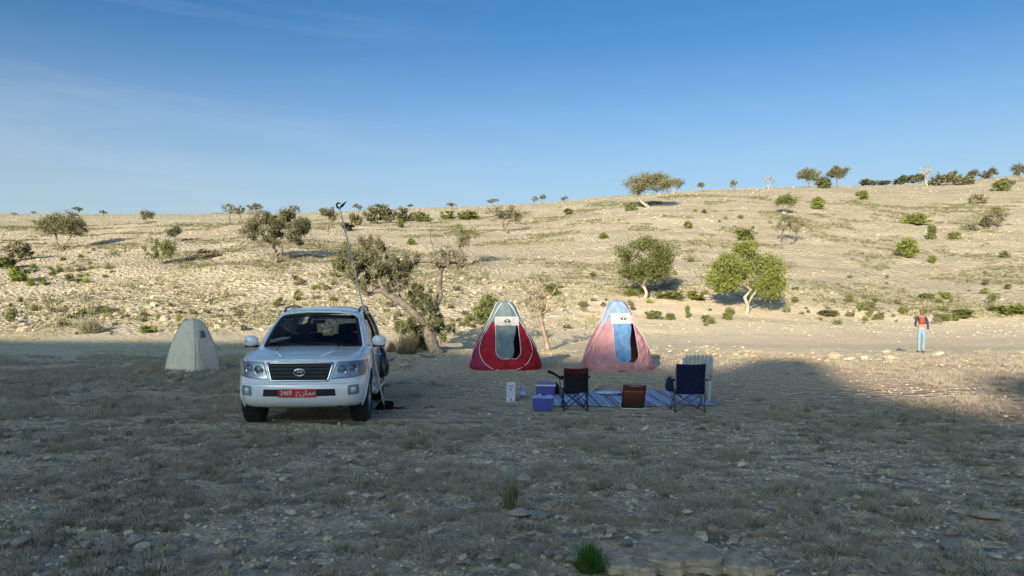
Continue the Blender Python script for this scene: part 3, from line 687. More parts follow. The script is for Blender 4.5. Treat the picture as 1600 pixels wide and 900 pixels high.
LM_NEAR = [(222, 868, 'the pale oval stone'), (238, 826, 'the orange-brown stone'), (28, 862, 'the rounded grey stone'), (670, 745, 'the pale stone pair'), (771, 755, 'the brown rounded stone'), (800, 790, 'the loose green plant'), (580, 784, 'the small whitish stone'), (640, 808, 'the tan angular stone'), (825, 815, 'the big grey block'),
 (679, 838, 'the whitish slab'), (956, 842, 'the grey block by the plant'), (921, 880, 'the fresh green plant'), (1080, 890, 'the tan rock slab'), (1098, 850, 'the light angular stone'), (1075, 808, 'the round pale stone'), (1428, 793, 'the light stone farther off'), (1541, 819, 'the large flat grey stone'), (1490, 868, 'the dark bluish stone'),
 (1300, 728, 'the lone grey stone'), (1160, 735, 'the lone pale stone'), (400, 655, 'the shaded front wheel'), (565, 655, 'the wheel next to the brush'), (600, 640, 'the black brush'), (850, 643, 'the violet storage box'), (900, 645, 'the maroon chair'), (989, 640, 'the beach chair'), (1080, 646, 'the navy chair'), (287, 590, 'the pale tent'), (469, 640, 'the car bumper')]
LM_ROW = [(1304, 563, 'the mound-like tan rock'), (1351, 563, 'the pointed white stone'), (1390, 565, 'the pale block'), (1466, 560, 'the pale boulder'), (1440, 551, 'the standing person'), (1200, 560, 'the shadow hump'), (1110, 570, 'the navy chair'), (1035, 560, 'the pink tent'), (1597, 570, 'the frame edge')]
def own_label(colour, sizes, wp, noun, u, row, LM, tail=''):
    best = sorted(LM, key=lambda q: math.hypot(q[0]-u, (q[1]-row)*1.8))
    sw = sizes[0] if wp < sizes[3] else sizes[1] if wp < sizes[4] else sizes[2]
    for far in range(min(9, len(best))):
        lu, lr, ln = best[far]; dx = u-lu; dy = (row-lr)*2.2
        side = ('right of' if dx > 0 else 'left of') if abs(dx) > abs(dy) else ('in front of' if dy > 0 else 'beyond')
        d = math.hypot(dx, dy); ad = 'close' if d < 45 else 'some way' if d < 120 else 'well'
        for form in (f'{sw} {colour} {noun} {side} {ln}', f'{sw} {colour} {noun} {ad} {side} {ln}', f'{sw} {colour} {noun} {ad} {side} {ln} and slightly {"nearer" if dy > 0 else "farther"}'):
            t_ = ' '.join(form.split())
            if t_ not in USED: USED[t_] = 1; return t_
    return t_
# thickets on the skyline: each crown a bush of its own
for i, (u, r_, w_, h_) in enumerate([(556, 352, 26, 20), (580, 350, 30, 26), (604, 349, 30, 30), (628, 347, 30, 22), (650, 345, 24, 16)]):
    shrub(u, r_, w_, h_, ['first dark bush of the skyline thicket, counted from the pole', 'second dark bush of the skyline thicket, counted from the pole', 'tallest dark bush in the middle of the skyline thicket', 'fourth bush of the skyline thicket, after the tallest', 'last and lowest bush of the skyline thicket'][i], 'round' if i % 2 else 'lumpy', 'olive', 'bush', 'bushes of the skyline thicket behind the pole', nl=1400, v=i % 2)
for i, (u, r_, w_, h_) in enumerate([(1358, 289, 32, 11), (1382, 288, 26, 7), (1412, 288, 32, 13), (1432, 287, 30, 14), (1466, 290, 34, 18), (1490, 288, 26, 19), (1508, 289, 28, 16), (1540, 280, 24, 12), (1572, 292, 26, 14)]):
    lab = ['detached mound that starts the dark skyline hedge', 'lowest bush of the dark skyline hedge', 'bush of the skyline hedge just before the pale dead-looking tree', 'bush of the skyline hedge touching the pale dead-looking tree', 'wide bush of the skyline hedge just past the pale dead-looking tree', 'tall bush of the skyline hedge past the wide one', 'bush of the skyline hedge in front of the flat skyline tree', 'small bush that ends the skyline hedge under the lone skyline tree', 'olive bush below the grey skyline tree at the frame edge'][i]
    shrub(u, r_, w_, h_, lab, 'round' if i % 2 else 'lumpy', 'olive' if i != 2 else 'dark', 'bush', 'bushes of the dark skyline hedge', nl=1400, v=i % 2)
# green tufts along the foot of the bank and over the slope
GT = 'small green tuft of brush dotting the sunlit slope'
def free(u, row): return True
cnt = 0
for i in range(1600):
    if cnt >= 285: break
    z_ = g.random()
    if z_ < .45: u = g.uniform(0, 1600); row = g.normal(488 if u > 900 else 500, 13)
    elif z_ < .62: u = g.uniform(20, 560); row = g.normal(430+u*.05, 16)
    else: u = g.uniform(0, 1600); row = g.uniform(345 if u < 700 else 330, 500)
    if row > (512 if u > 1000 else 528) or row < 345-.035*u: continue
    if 390 < u < 600 and row > 480 or 900 < u < 1060 and row > 500: continue
    den = fbm(np.array([u/40.]), np.array([row/14.]), 3, 3)[0]
    if den < (-.05 if z_ < .62 else .12): continue
    w_ = g.uniform(6, 18)*(1.0 if row > 400 else .7); big = w_ > 12
    kd = ['round', 'lumpy', 'wiry'][int(g.integers(3))]; lf = ['bright', 'green', 'olive', 'grey', 'olive', 'green'][int(g.integers(6))]
    lab = own_label({'bright': 'yellow-green', 'green': 'green', 'olive': 'olive', 'grey': 'grey'}[lf], ('tiny', 'small', 'medium', 9, 14), w_, {'round': 'rounded tuft', 'lumpy': 'uneven tuft', 'wiry': 'wiry tuft'}[kd], u, row, LM_HILL)
    shrub(u, row, w_, w_*g.uniform(.45, .75), lab, kd, lf, 'bush', 'small tufts of brush dotting the sunlit slope', nl=330, v=int(g.integers(3))); cnt += 1

# dry brown shrub under the gnarled tree and the two green plants of the foreground
shrub(636, 553, 40, 32, 'dry brown twiggy shrub at the foot of the gnarled tree', 'wiry', 'twig', 'shrub', None, 'shrub', nl=1500)
shrub(612, 550, 20, 18, 'smaller dry shrub between the white car and the gnarled tree', 'wiry', 'twig', 'shrub', None, 'shrub', nl=700)
shrub(656, 548, 34, 40, 'dark low shrub pressed against the gnarled trunk', 'lumpy', 'dark', 'shrub', None, 'shrub', nl=1500)
shrub(921, 893, 58, 46, 'fresh green tufted plant beside the large flat rock in the foreground', 'wiry', 'deep', 'green_plant', None, 'plant', nl=1300)
shrub(800, 795, 42, 48, 'loose weedy green plant in the middle of the shaded foreground', 'wiry', 'olive', 'weed', None, 'plant', nl=300)
shrub(815, 800, 34, 26, 'grey-green weed spreading beside the loose green plant', 'wiry', 'ash', 'weed', None, 'plant', nl=500)

# ---------------------------------------------------------------- ground cover nobody could count
def scatter_tufts(name, n, y0, y1, hmin, hmax, blades, leaf, seed, mask=None, wide=1.3, bw=.004):
    g = np.random.default_rng(seed); Y = np.sqrt(g.random(n*4)*(y1**2-y0**2)+y0**2); X = g.uniform(-.74, .74, n*4)*Y
    keep = mask(X, Y, g)[:] if mask else np.ones(n*4, bool); X = X[keep][:n]; Y = Y[keep][:n]; m = len(X); Z = gz(X, Y)
    sz = g.uniform(hmin, hmax, m)*(.6+.8*g.random(m))
    a = g.uniform(0, 2*math.pi, (m, blades)); e = g.uniform(.3, 1.5, (m, blades)); Lg = sz[:, None]*g.uniform(.5, 1.1, (m, blades))
    d = np.stack([np.cos(a)*np.cos(e)*.8, np.sin(a)*np.cos(e)*.8, np.sin(e)], -1)*Lg[..., None]
    rr = sz[:, None]*wide*np.sqrt(g.random((m, blades))); aa = g.uniform(0, 2*math.pi, (m, blades))
    b = np.stack([X[:, None]+rr*np.cos(aa), Y[:, None]+rr*np.sin(aa)*.9, Z[:, None]-.008+0*rr], -1)
    hgt = (1-.5*(rr/(sz[:, None]*wide))**2)[..., None]; d = d*hgt
    s_ = np.cross(d, g.normal(size=d.shape)); s_ /= np.linalg.norm(s_, axis=-1)[..., None]+1e-9
    wd = (bw*(.6+.8*g.random((m, blades)))*(1+Y[:, None]*.05))[..., None]
    V_ = np.stack([b-s_*wd, b+s_*wd, b+d], -2).reshape(-1, 3); F_ = np.arange(len(V_)).reshape(-1, 3)
    tt = np.repeat(np.clip(.5*g.random((m, blades))+.5*g.random((m, 1)), 0, 1).ravel(), 3)
    return tag(link(name, np_mesh(name, V_, F_, [LV[leaf]], False, dict(tint=tt))), None, None, None, 'stuff')
def m_near(X, Y, g): return (~((Y < 5.9) & (X > .55) & (X < 1.95))) & (~((Y > 12.9) & (Y < 20.5) & (X > -.6) & (X < 4.6))) & (~((Y > 11.2) & (Y < 17) & (np.abs(X+3.4) < 1.3))) & (fbm(X, Y*1.1, 1.1, 3)+.3*fbm(X+40, Y, 5, 2) > -.10+.10*sst(9, 14, Y)+.7*sst(10, 18, Y)*np.exp(-((X-2.5)/8)**4)+.7*g.random(len(X))-.3)
def scatter_cushions(name, n, y0, y1, r0, r1, blades, leaf, seed, mask, bl, bw, label):
    """low domed cushions of short sprigs"""
    g = np.random.default_rng(seed); Y = np.sqrt(g.random(n*5)*(y1**2-y0**2)+y0**2); X = g.uniform(-.74, .74, n*5)*Y
    k = mask(X, Y, g); X = X[k][:n]; Y = Y[k][:n]; m = len(X); Z = gz(X, Y); rd = r0+(r1-r0)*g.random(m)**1.8; asp = g.uniform(.35, .75, m); ex = g.uniform(.75, 1.5, m)
    th = g.uniform(0, 2*math.pi, (m, blades)); ce = g.random((m, blades))**.7; se = np.sqrt(1-ce**2)
    d = np.stack([np.cos(th)*se, np.sin(th)*se, ce], -1); lump = 1+.30*np.sin(3*th+rd[:, None]*90)*se
    P = d*np.stack([ex, 1/ex, asp], -1)[:, None, :]*(rd[:, None]*lump*(.55+.35*g.random((m, blades))))[..., None]+np.stack([X, Y, Z-.01], -1)[:, None, :]
    dv = d*np.array([.8, .8, 1])+g.normal(size=d.shape)*.35+np.array([0, 0, .45]); dv /= np.linalg.norm(dv, axis=-1)[..., None]
    s_ = np.cross(dv, g.normal(size=d.shape)); s_ /= np.linalg.norm(s_, axis=-1)[..., None]+1e-9; L_ = (bl*(.5+g.random((m, blades))))[..., None]; w_ = (bw*(.6+.8*g.random((m, blades))))[..., None]
    V_ = np.stack([P-s_*w_*.4, P+s_*w_*.4, P+dv*L_*.6+s_*w_*.6, P+dv*L_, ], -2).reshape(-1, 3); F_ = np.arange(len(V_)).reshape(-1, 4)
    tt = np.repeat(np.clip(.45*g.random((m, blades))+.55*g.random((m, 1)), 0, 1).ravel(), 4)
    return tag(link(name, np_mesh(name, V_, F_, [LV[leaf]], False, dict(tint=tt))), label, 'scrub', None, 'stuff')
scatter_cushions('scrub', 1050, 4.6, 13, .05, .20, 190, 'ash', 31, m_near, .038, .006, 'low grey-green cushions of dry scrub on the shaded gravel')
scatter_cushions('scrub', 750, 4.6, 13, .04, .12, 110, 'tan', 37, m_near, .035, .005, 'brownish low cushions of dry scrub on the shaded gravel')
scatter_cushions('scrub', 4200, 12.5, 30, .06, .20, 42, 'ash', 32, m_near, .06, .011, 'low grey cushions of scrub across the shaded middle ground')
scatter_cushions('scrub', 2300, 12.5, 30, .05, .16, 36, 'tan', 38, m_near, .05, .010, 'brownish low scrub across the shaded middle ground')
tag(scatter_tufts('dry_grass', 500, 4.6, 20, .05, .12, 60, 'olive', 33, m_near, 1.1), 'olive tufts among the shaded scrub', 'grass')
tag(scatter_tufts('dry_grass', 1000, 26, 46, .05, .14, 22, 'straw', 34, lambda X, Y, g: (fbm(X, Y, 4, 3) > 0) & ((Y < 37) | (X < 6)), 1.8, .01), 'short straw grass beside the dirt track', 'grass')
tag(scatter_tufts('hill_scrub', 10500, 46, 140, .12, .34, 16, 'olive', 35, lambda X, Y, g: (fbm(X+11, Y*1.2, 5.5, 4) > .05+.2*g.random(len(X))) & ((Y > 60) | (X < 6)), 1.3, .012), 'olive ground scrub over the sunlit hillside', 'scrub')
tag(scatter_tufts('hill_scrub', 1500, 46, 66, .12, .34, 22, 'straw', 36, lambda X, Y, g: (fbm(X+31, Y*1.2, 3.5, 4) > .0) & ((Y > 60) | (X < 6)), 1.6, .012), 'straw coloured scrub over the eroded bank', 'scrub')

# ---------------------------------------------------------------- stones
M_ST = [mat('grey_stone', (.56, .46, .37), .9, var=.2, scale=14, bump=.6, bscale=50, spec=.2), mat('pale_stone', (.76, .63, .47), .9, var=.15, scale=10, bump=.5, bscale=50, spec=.2),
        mat('brown_stone', (.60, .43, .29), .9, var=.25, scale=12, bump=.6, bscale=50, spec=.2), mat('blue_grey_stone', (.36, .32, .29), .9, var=.2, scale=14, bump=.6, bscale=50, spec=.2)]
M_ST += [mat('limestone', (.52, .445, .31), .95, var=.12, scale=6, bump=.5, bscale=30, spec=.1), mat('weathered_limestone', (.44, .38, .275), .95, var=.15, scale=6, bump=.5, bscale=30, spec=.1)]
def rock_arr(seed, sub=2, flat=.6):
    bm = bmesh.new(); bmesh.ops.create_icosphere(bm, subdivisions=sub, radius=1); g = np.random.default_rng(seed)
    V_ = np.array([v.co for v in bm.verts]); F_ = np.array([[v.index for v in f.verts] for f in bm.faces]); bm.free()
    for _ in range(9 if sub > 1 else 5):    # chop with random planes: angular stone
        n_ = g.normal(size=3); n_ /= np.linalg.norm(n_); d = g.uniform(.45, .85); k = V_@n_; o_ = np.maximum(0, k-d); V_ = V_-o_[:, None]*n_
    V_ *= np.array([1, g.uniform(.6, .95), flat*g.uniform(.7, 1.2)]); V_ += g.normal(size=V_.shape)*.02
    return V_, F_
RK = [rock_arr(s, 2 if s < 8 else 3) for s in range(8)]
RM = [[np_mesh('stone', v, f, [m_], False) for (v, f) in RK] for m_ in M_ST]
def stone(u, row, wp, mi, label=None, k=None, group=None, rz=None, hs=1., g=g):
    x, y, z = hit(u, row-wp*.12); s = wp*y/FPX/2*1.22; k = int(g.integers(8)) if k is None else k
    o = link('stone', RM[mi][k], None, (x, y+s*.3, z+.02+s*.26*hs), (g.normal()*.12, g.normal()*.12, g.uniform(0, 6.28) if rz is None else rz), (s, s, s*hs))
    return tag(o, label, 'stone', group)
for a in [
 
 (222, 868, 30, 1, 'pale oval stone low in the left foreground'), (207, 857, 30, 0, 'grey stone behind the pale oval stone in the left foreground'),
 (238, 826, 16, 2, 'small orange-brown stone in the left foreground'), (28, 862, 36, 0, 'large rounded grey stone at the lower left frame edge'), (45, 900, 22, 3, 'grey stone at the lower left corner'),
 (660, 745, 24, 1, 'pale flat stone in the scrub below the white car, of a pair'), (695, 745, 20, 0, 'light grey stone of the pair in the scrub'), (771, 755, 24, 2, 'brown rounded stone above the loose green plant'),
 (820, 762, 30, 0, 'wide grey stone next to the brown rounded one'), (570, 784, 16, 1, 'small whitish stone among dry tufts, nearest the car'), (590, 783, 22, 2, 'tan stone next to the small whitish one'),
 (640, 808, 20, 2, 'tan angular stone standing in the middle foreground'), (814, 815, 34, 0, 'big grey block below the loose green plant'), (843, 816, 28, 3, 'dark grey block touching the big grey block'),
 (801, 821, 14, 1, 'small cream stone in front of the big grey block'), (679, 838, 22, 1, 'flat whitish stone slab left of centre foreground'), (842, 843, 12, 1, 'round cream stone beside its twin in front of the green tuft'), (829, 841, 12, 2, 'round tan stone, twin of the cream one'),
 (956, 842, 26, 0, 'grey block right above the fresh green plant'), (981, 863, 26, 3, 'dark slate-like stone right of the fresh green plant'), (873, 881, 20, 2, 'upright tan stone left of the fresh green plant'), (895, 884, 20, 0, 'grey stone squeezed beside the fresh green plant'),
 (1098, 850, 28, 1, 'light angular stone with a shadow, right of the fresh green plant'), (1114, 880, 36, 1, 'bluish white stone with a pointed top on the rock slab edge'), (1113, 838, 24, 2, 'brownish block behind the light angular stone'),
 (1075, 808, 18, 1, 'round pale stone in grey scrub right of centre'), (1428, 793, 22, 1, 'light stone in the right foreground'), (1541, 819, 50, 0, 'large flat grey stone at the right of the foreground'), (1490, 868, 34, 3, 'dark bluish stone at the lower right'),
 (1300, 728, 18, 0, 'grey stone in the right middle scrub'), (1160, 735, 20, 1, 'pale stone in the right middle scrub'), (1480, 770, 20, 1, 'whitish stone in the right foreground scrub'), (1517, 811, 18, 2, 'yellowish stone left of the large flat grey one'), (1490, 900, 24, 2, 'pinkish stone at the bottom right'),
 (275, 592, 22, 0, 'dark rock in front of the pale tent'), (292, 594, 18, 2, 'brown rock in front of the pale tent'), (217, 590, 38, 2, 'flat brown ledge rock left of the pale tent'), (265, 601, 11, 1, 'little bluish stone below the pale tent'),
 (341, 581, 28, 1, 'flat pale slab between the pale tent and the white car'), (633, 575, 15, 0, 'grey stone on the track between the car and the gnarled tree'), (608, 567, 18, 3, 'dark stone behind the car'), (681, 566, 8, 1, 'small white stone below the gnarled trunk'), (665, 563, 34, 0, 'flat grey rock at the root of the gnarled tree'),
 (1304, 563, 24, 2, 'rounded mound-like tan rock in the stone row by the track'), (1351, 563, 13, 1, 'pointed white stone in the stone row by the track'), (1390, 565, 20, 1, 'pale block in the stone row by the track'), (1466, 560, 20, 1, 'pale boulder just past the feet of the standing person'), (1325, 565, 18, 1, 'light flat stone in the stone row by the track'),
 (1386, 553, 12, 1, 'small cream stone behind the stone row')]:
    if a[4]: stone(*a, hs=.45 if 'flat' in a[4] or 'ledge' in a[4] else .9)
# big layered slab at the bottom edge
def slab(u0, u1, row, label, seed, h=.10, d=.55):
    x0, y0, z0 = hit(u0, row); x1, _, _ = hit(u1, row); g = np.random.default_rng(seed); w_ = x1-x0; b = MB()
    # stacked strata, each a ragged sheet a little smaller than the one below
    n = 36; nl = 2; base = [(1+.10*g.normal()) for _ in range(n)]
    for _ in range(1): base = [(base[i-1]+2*base[i]+base[(i+1) % n])/4 for i in range(n)]
    z = -.04; ox = oy = 0
    for k in range(nl):
        th_ = (h+.04)/nl*g.uniform(.7, 1.3); sh = 1-.07*k*g.uniform(.7, 1.3); ox += g.normal()*.012; oy += abs(g.normal())*.018; rg = []
        rad = [base[i]*sh*(1+.04*g.normal()) for i in range(n)]
        def P(i, f, zz): a = 2*math.pi*i/n; c, s_ = math.cos(a), math.sin(a); q = (abs(c)**3.2+abs(s_)**3.2)**(-1/3.2); return (ox+w_/2*c*q*rad[i]*f, oy+d/2*s_*q*rad[i]*f, zz)
        rings_ = [(1.0, z), (1.008, z+th_*.5), (1.0, z+th_*.98), (.96, z+th_*1.05+.002), (.6, z+th_*1.12), (.3, z+th_*1.12), (.02, z+th_*1.12)]
        vs = [Vector(P(i, f, zz))+Vector((0, 0, (.004*g.normal() if f < .95 else .003*g.normal()))) for f, zz in rings_ for i in range(n)]
        b.add(vs, [(r*n+i, r*n+(i+1) % n, (r+1)*n+(i+1) % n, (r+1)*n+i) for r in range(len(rings_)-1) for i in range(n)]); z += th_*.92
    o = b.build('rock_slab', M_SLAB, None, False, loc=((x0+x1)/2, y0+.10, z0+.055)); return tag(o, label, 'rock')
M_SLAB = mat('layered_rock', (.60, .45, .31), .9, var=.2, scale=14, bump=1, bscale=34, spec=.2, col2=(.34, .26, .19))
slab(944, 1035, 896, 'low layered tan rock slab at the bottom edge beside the green tufted plant', 1, .022, .45)
slab(1008, 1132, 889, 'larger layered tan rock slab at the bottom edge with a white stone on it', 2, .035, .6)
slab(1134, 1215, 902, 'third flat brown slab at the very bottom edge', 3, .02, .35)
# other loose stones large enough to pick out
g = np.random.default_rng(44); cs = 0
while cs < 190:
    row = 900-235*g.random()**1.5; u = g.uniform(-5, 1605); wp = g.uniform(9, 19)*(.7+.5*(row-650)/250)
    if wp < 8 or abs(u-1080) < 130 and row > 860: continue
    mi = int(g.choice([0, 0, 1, 1, 2, 3])); stone(u, row, wp, mi, own_label(['grey', 'pale', 'brownish', 'dark grey'][mi], ('small', 'medium', 'larger', 12, 19), wp, 'loose stone', u, row, LM_NEAR), None, 'loose stones in the shaded foreground', g=g, hs=g.uniform(.5, .95)); cs += 1
for i in range(75):
    u = g.uniform(1120, 1600) if i < 55 else g.uniform(1040, 1180); row = (565 if u > 1200 else 555)+g.normal()*6+(u-1300)*.012
    mi = int(g.choice([4, 4, 2])); wp = g.uniform(5, 12); stone(u, row, wp, mi, own_label({4: 'pale', 2: 'tan'}[mi], ('small', 'middling', 'larger', 7, 10), wp, 'stone of the row', u, row, LM_ROW), None, 'stones of the row beside the track', g=g, hs=g.uniform(.6, .9))

def scatter_rocks(name, n, y0, y1, s0, s1, seed, mask=None, mats=(1, 0), protos=5, sub=1, label=None, pw=2.2):
    g = np.random.default_rng(seed); Y = np.sqrt(g.random(n*3)*(y1**2-y0**2)+y0**2); X = g.uniform(-.76, .76, n*3)*Y
    if mask is not None: k = mask(X, Y, g); X = X[k]; Y = Y[k]
    X = X[:n]; Y = Y[:n]; m = len(X); Z = gz(X, Y); sz = s0+(s1-s0)*g.random(m)**pw; kk = g.integers(0, protos, m); VV = []; FF = []; MI = []; off = 0
    for q in range(protos):
        rv, rf = rock_arr(200+q, sub, .62); I = np.nonzero(kk == q)[0]; c = np.cos(g.random(len(I))*6.28); s_ = np.sqrt(1-c*c)
        x = rv[None, :, 0]*c[:, None]-rv[None, :, 1]*s_[:, None]; y = rv[None, :, 0]*s_[:, None]+rv[None, :, 1]*c[:, None]
        P = np.stack([x, y, np.broadcast_to(rv[None, :, 2], x.shape)*g.uniform(.5, 1.2, len(I))[:, None]], -1)*sz[I][:, None, None]+np.stack([X[I], Y[I], Z[I]+sz[I]*.1], -1)[:, None, :]
        VV.append(P.reshape(-1, 3)); FF.append((rf[None]+(np.arange(len(I))*len(rv))[:, None, None]+off).reshape(-1, 3)); off += len(I)*len(rv); MI.append(np.repeat(g.integers(0, len(mats), len(I)), len(rf)))
    return tag(link(name, np_mesh(name, np.concatenate(VV), np.concatenate(FF), [M_ST[i] for i in mats], False, midx=np.concatenate(MI))), label, 'stones', None, 'stuff')
scatter_rocks('gravel', 42000, 4.5, 12, .005, .032, 51, None, (0, 1, 2, 3, 1, 0, 2), label='fine gravel strewn over the shaded ground', sub=1, pw=3)
scatter_rocks('gravel', 14000, 11, 28, .01, .045, 52, None, (0, 1, 2, 3), label='gravel strewn across the camp ground', sub=1)
scatter_rocks('gravel', 2600, 26, 46, .012, .07, 53, lambda X, Y, g: g.random(len(X)) < .3+.7*np.exp(-((Y-31)/2.5)**2), (4, 4, 5, 5), label='pale gravel and cobbles beside the dirt track', sub=1)
scatter_rocks('hill_rubble', 16000, 45, 110, .03, .19, 54, lambda X, Y, g: g.random(len(X)) < .35+.65*(fbm(X, Y*2, 7, 3) > 0), (5, 4, 5, 5), label='pale limestone rubble on the sunlit hillside', sub=1, pw=3)
scatter_rocks('bank_rubble', 2200, 44, 66, .06, .36, 56, lambda X, Y, g: (fbm(X, Y*2, 5, 3) > -.05) & ((Y > 58) | (X < 5)), (4, 5, 5), label='crumbled pale blocks on the eroded bank', sub=1, pw=2.5)
scatter_rocks('hill_rubble', 7000, 100, 230, .08, .35, 55, None, (4, 5, 5), label='limestone rubble high on the hillside', sub=1, pw=3)

# ---------------------------------------------------------------- camp
def G(x, y): return float(gz(np.array([x]), np.array([y]))[0])
def XY(u, row): x, y, z = hit(u, row); return x, y, z
def cloth(name, col, rough=.8, var=.1, bump=.5, bscale=9, trans=.15, scale=6):
    m = mat(name, col, rough, var=var, scale=scale, bump=min(1, bump*1.5), bscale=bscale, spec=.15)
    return m
M_RED = cloth('red_fabric', (.37, .018, .032)); M_PINK = cloth('pink_fabric', (.50, .245, .26)); M_GREY = cloth('grey_fabric', (.15, .21, .22)); M_BLUE = cloth('blue_fabric', (.12, .24, .42))
M_SKY = cloth('pale_blue_fabric', (.20, .31, .43)); M_WHITE = cloth('white_fabric', (.60, .58, .53)); M_PIPE = mat('white_piping', (.72, .70, .66), .7, var=.05); M_PIPEP = mat('pink_piping', (.72, .45, .42), .7, var=.05)
M_BLACK = mat('black_plastic', (.015, .015, .018), .5, var=.1); M_INK = mat('dark_print', (.05, .055, .06), .8, var=.05)
M_SLATE = cloth('plum_fabric', (.30, .03, .08))

def tent(name, label, xc, yf, H, prof, side_col, top_col, door_col, side2, pipe, seed, rz=0., skew=0., topz=1.2, door=(-.30, .46, .36), flapx=.20, band=(1.33, 1.60), n_=2.5):
    t = thing(name, label, 'tent', (xc, yf+1.05, G(xc, yf+.3)-.02), rz)
    zs = np.array([p[0] for p in prof]); rs = np.array([p[1] for p in prof])
    def Rz(z): return float(np.interp(z, zs, rs))
    def wr(X, Z, s_=1): return .026*math.sin(9*X+7*Z+seed)*math.sin(5*Z+3*X*X+seed*2)+.013*math.sin(21*X-15*Z+seed+2*math.sin(4*Z))+.008*math.sin(34*X+9*Z+seed*3)
    def surf(a, z, off=0.):
        r = Rz(z); c, s_ = math.cos(a), math.sin(a); k = (abs(c)**n_+abs(s_)**n_)**(-1/n_); r = (r*k)*(1+.012*math.sin(6*a+9*z+seed))+off
        x_, y_ = r*c, r*s_; y_ += wr(x_, z)*min(1, r*2) if y_ < 0 else 0
        return Vector((x_+skew*z, y_, z))
    def front(X, z, off=0.):   # point on the front face for a given x
        r = Rz(z); Xr = X-skew*z; Xr = max(-r*.999, min(r*.999, Xr))
        # invert the superellipse
        y_ = -(max(0, r**n_-abs(Xr)**n_))**(1/n_)+wr(Xr, z)*min(1, r*2)
        return Vector((Xr+skew*z, y_-off, z))
    d0, d1, dz = door
    def arcx(z): return float(np.interp(z, [0, .03, .1, .25, .45, .65, .9, 1.14, 1.58, 1.9, 2.07], [.02, .26, .46, .65, .76, .79, .73, .60, .37, .20, .05]))*H/2.07
    def inside_door(X, z): 
        if z > band[0]+.02 or z < dz: return False
        e = .16*max(0, 1-(z-dz)/.22)**2
        return d0+e < X < d1-e-.08*(z-dz)/(band[0]-dz)
    na, nz = 168, 96; V = [surf(-math.pi+2*math.pi*i/na, H*j/nz) for i in range(na) for j in range(nz+1)]
    parts = {k: [] for k in ('front_panel', 'side_panel', 'side_panel2', 'roof_panel', 'back_panel')}
    for i in range(na):
        for j in range(nz):
            i2 = (i+1) % na; q = (i*(nz+1)+j, i2*(nz+1)+j, i2*(nz+1)+j+1, i*(nz+1)+j+1); c = (V[q[0]]+V[q[2]])/2
            X = c.x-skew*c.z; z = c.z
            if c.y < 0 and inside_door(X, z): continue
            ax = arcx(z)
            if c.y > .1 and abs(X) < Rz(z)*.75: k = 'back_panel'
            elif c.y < 0 and abs(X) < ax and z > .0: k = 'roof_panel' if z > band[0]+.1 or (z > 1.05*H/2.07 and X < -ax*.93) else 'front_panel'
            elif z > topz: k = 'roof_panel'
            else: k = 'side_panel' if c.x > 0 else 'side_panel2'
            parts[k].append(q)
    for k, fs in parts.items():
        used = sorted({i for f in fs for i in f}); rm = {o: n for n, o in enumerate(used)}; b = MB()
        b.add([V[i] for i in used], [tuple(rm[i] for i in f) for f in fs])
        b.build(k.replace('2', ''), {'front_panel': side_col, 'side_panel': side_col, 'side_panel2': side2, 'roof_panel': top_col, 'back_panel': side_col}[k], t, True)
    # groundsheet and the dark inside
    b = MB(); b.grid(lambda a, c: surf(2*math.pi*a, .03)*c+Vector((0, 0, 0)) if True else None, 40, 4); b.build('groundsheet', mat('groundsheet', (.09, .09, .1), .8), t)
    # door flap hanging half open
    b = MB(); zt = band[0]+.01
    def flap(a, c):
        z = dz-.01+(zt-dz+.01)*c; e = .13*max(0, 1-(z-dz)/.22)**2; x0 = d0+e-.01; x1 = flapx+.10*(c) -e*.3+.02*math.sin(9*c)
        x = x0+(x1-x0)*a; p = front(x, z, .012+.02*a*math.sin(a*9+2*c)); return p
    b.grid(flap, 16, 20, flip=True); b.build('door_flap', door_col, t, True)
    b = MB(); b.grid(lambda a, c: front(d0-.03+(d1-d0-.02)*a, band[0]+(band[1]-band[0])*c, .012), 14, 6, flip=True); bd = b.build('white_band', M_WHITE, t, True)
    # small two-leaf emblem on the band
    b = MB(); cx = (d0+d1)/2-.03; cz = (band[0]+band[1])/2; hh = band[1]-band[0]
    for sx in (-1, 1):
        for (ln, wd, an, ox, oz) in ((.105, .028, .55, .035, .0), (.05, .018, 1.05, .02, .05)):
            pts = []
            for k in range(10):
                q = 2*math.pi*k/10; lx, lz = ln/2*math.cos(q), wd*math.sin(q); X = cx+sx*(ox+lx*math.cos(an)-lz*math.sin(an)+ln*.2); Z = cz+oz+lx*math.sin(an)+lz*math.cos(an)-.01
                pts.append(front(X, Z, .02))
            b.add(pts, [tuple(range(10)) if sx > 0 else tuple(reversed(range(10)))])
    for k in range(9):
        X = cx-.13+.035*k; Z = cz-.055+.02*math.sin(k*2.1); pts = [front(X+.007*math.cos(q), Z+.007*math.sin(q), .02) for q in (0, 1.57, 3.14, 4.71)]; b.add(pts, [(3, 2, 1, 0)])
    b.build('emblem', M_INK, bd)
    pr = .010
    def pipe_(pts, nm='piping', r=pr): b = MB(); b.tube(pts, r, 6); b.build(nm, pipe, t, True)
    zz = np.linspace(.03, H*.985, 46)
    pipe_([front(-arcx(z)+0*z+skew*z, z, .006) for z in zz[::-1]]+[front(arcx(z)+skew*z, z, .006) for z in zz])
    # door edge
    def dl(z): return .16*max(0, 1-(z-dz)/.22)**2
    L_ = [front(d0+dl(z), z, .014) for z in np.linspace(band[1], dz, 22)]; M_ = [front(x, dz, .014) for x in np.linspace(d0+.16, d1-.16, 9)]; R_ = [front(d1-dl(z)-.08*(z-dz)/(band[0]-dz), z, .014) for z in np.linspace(dz, band[1], 22)]
    pipe_(L_+M_+R_)
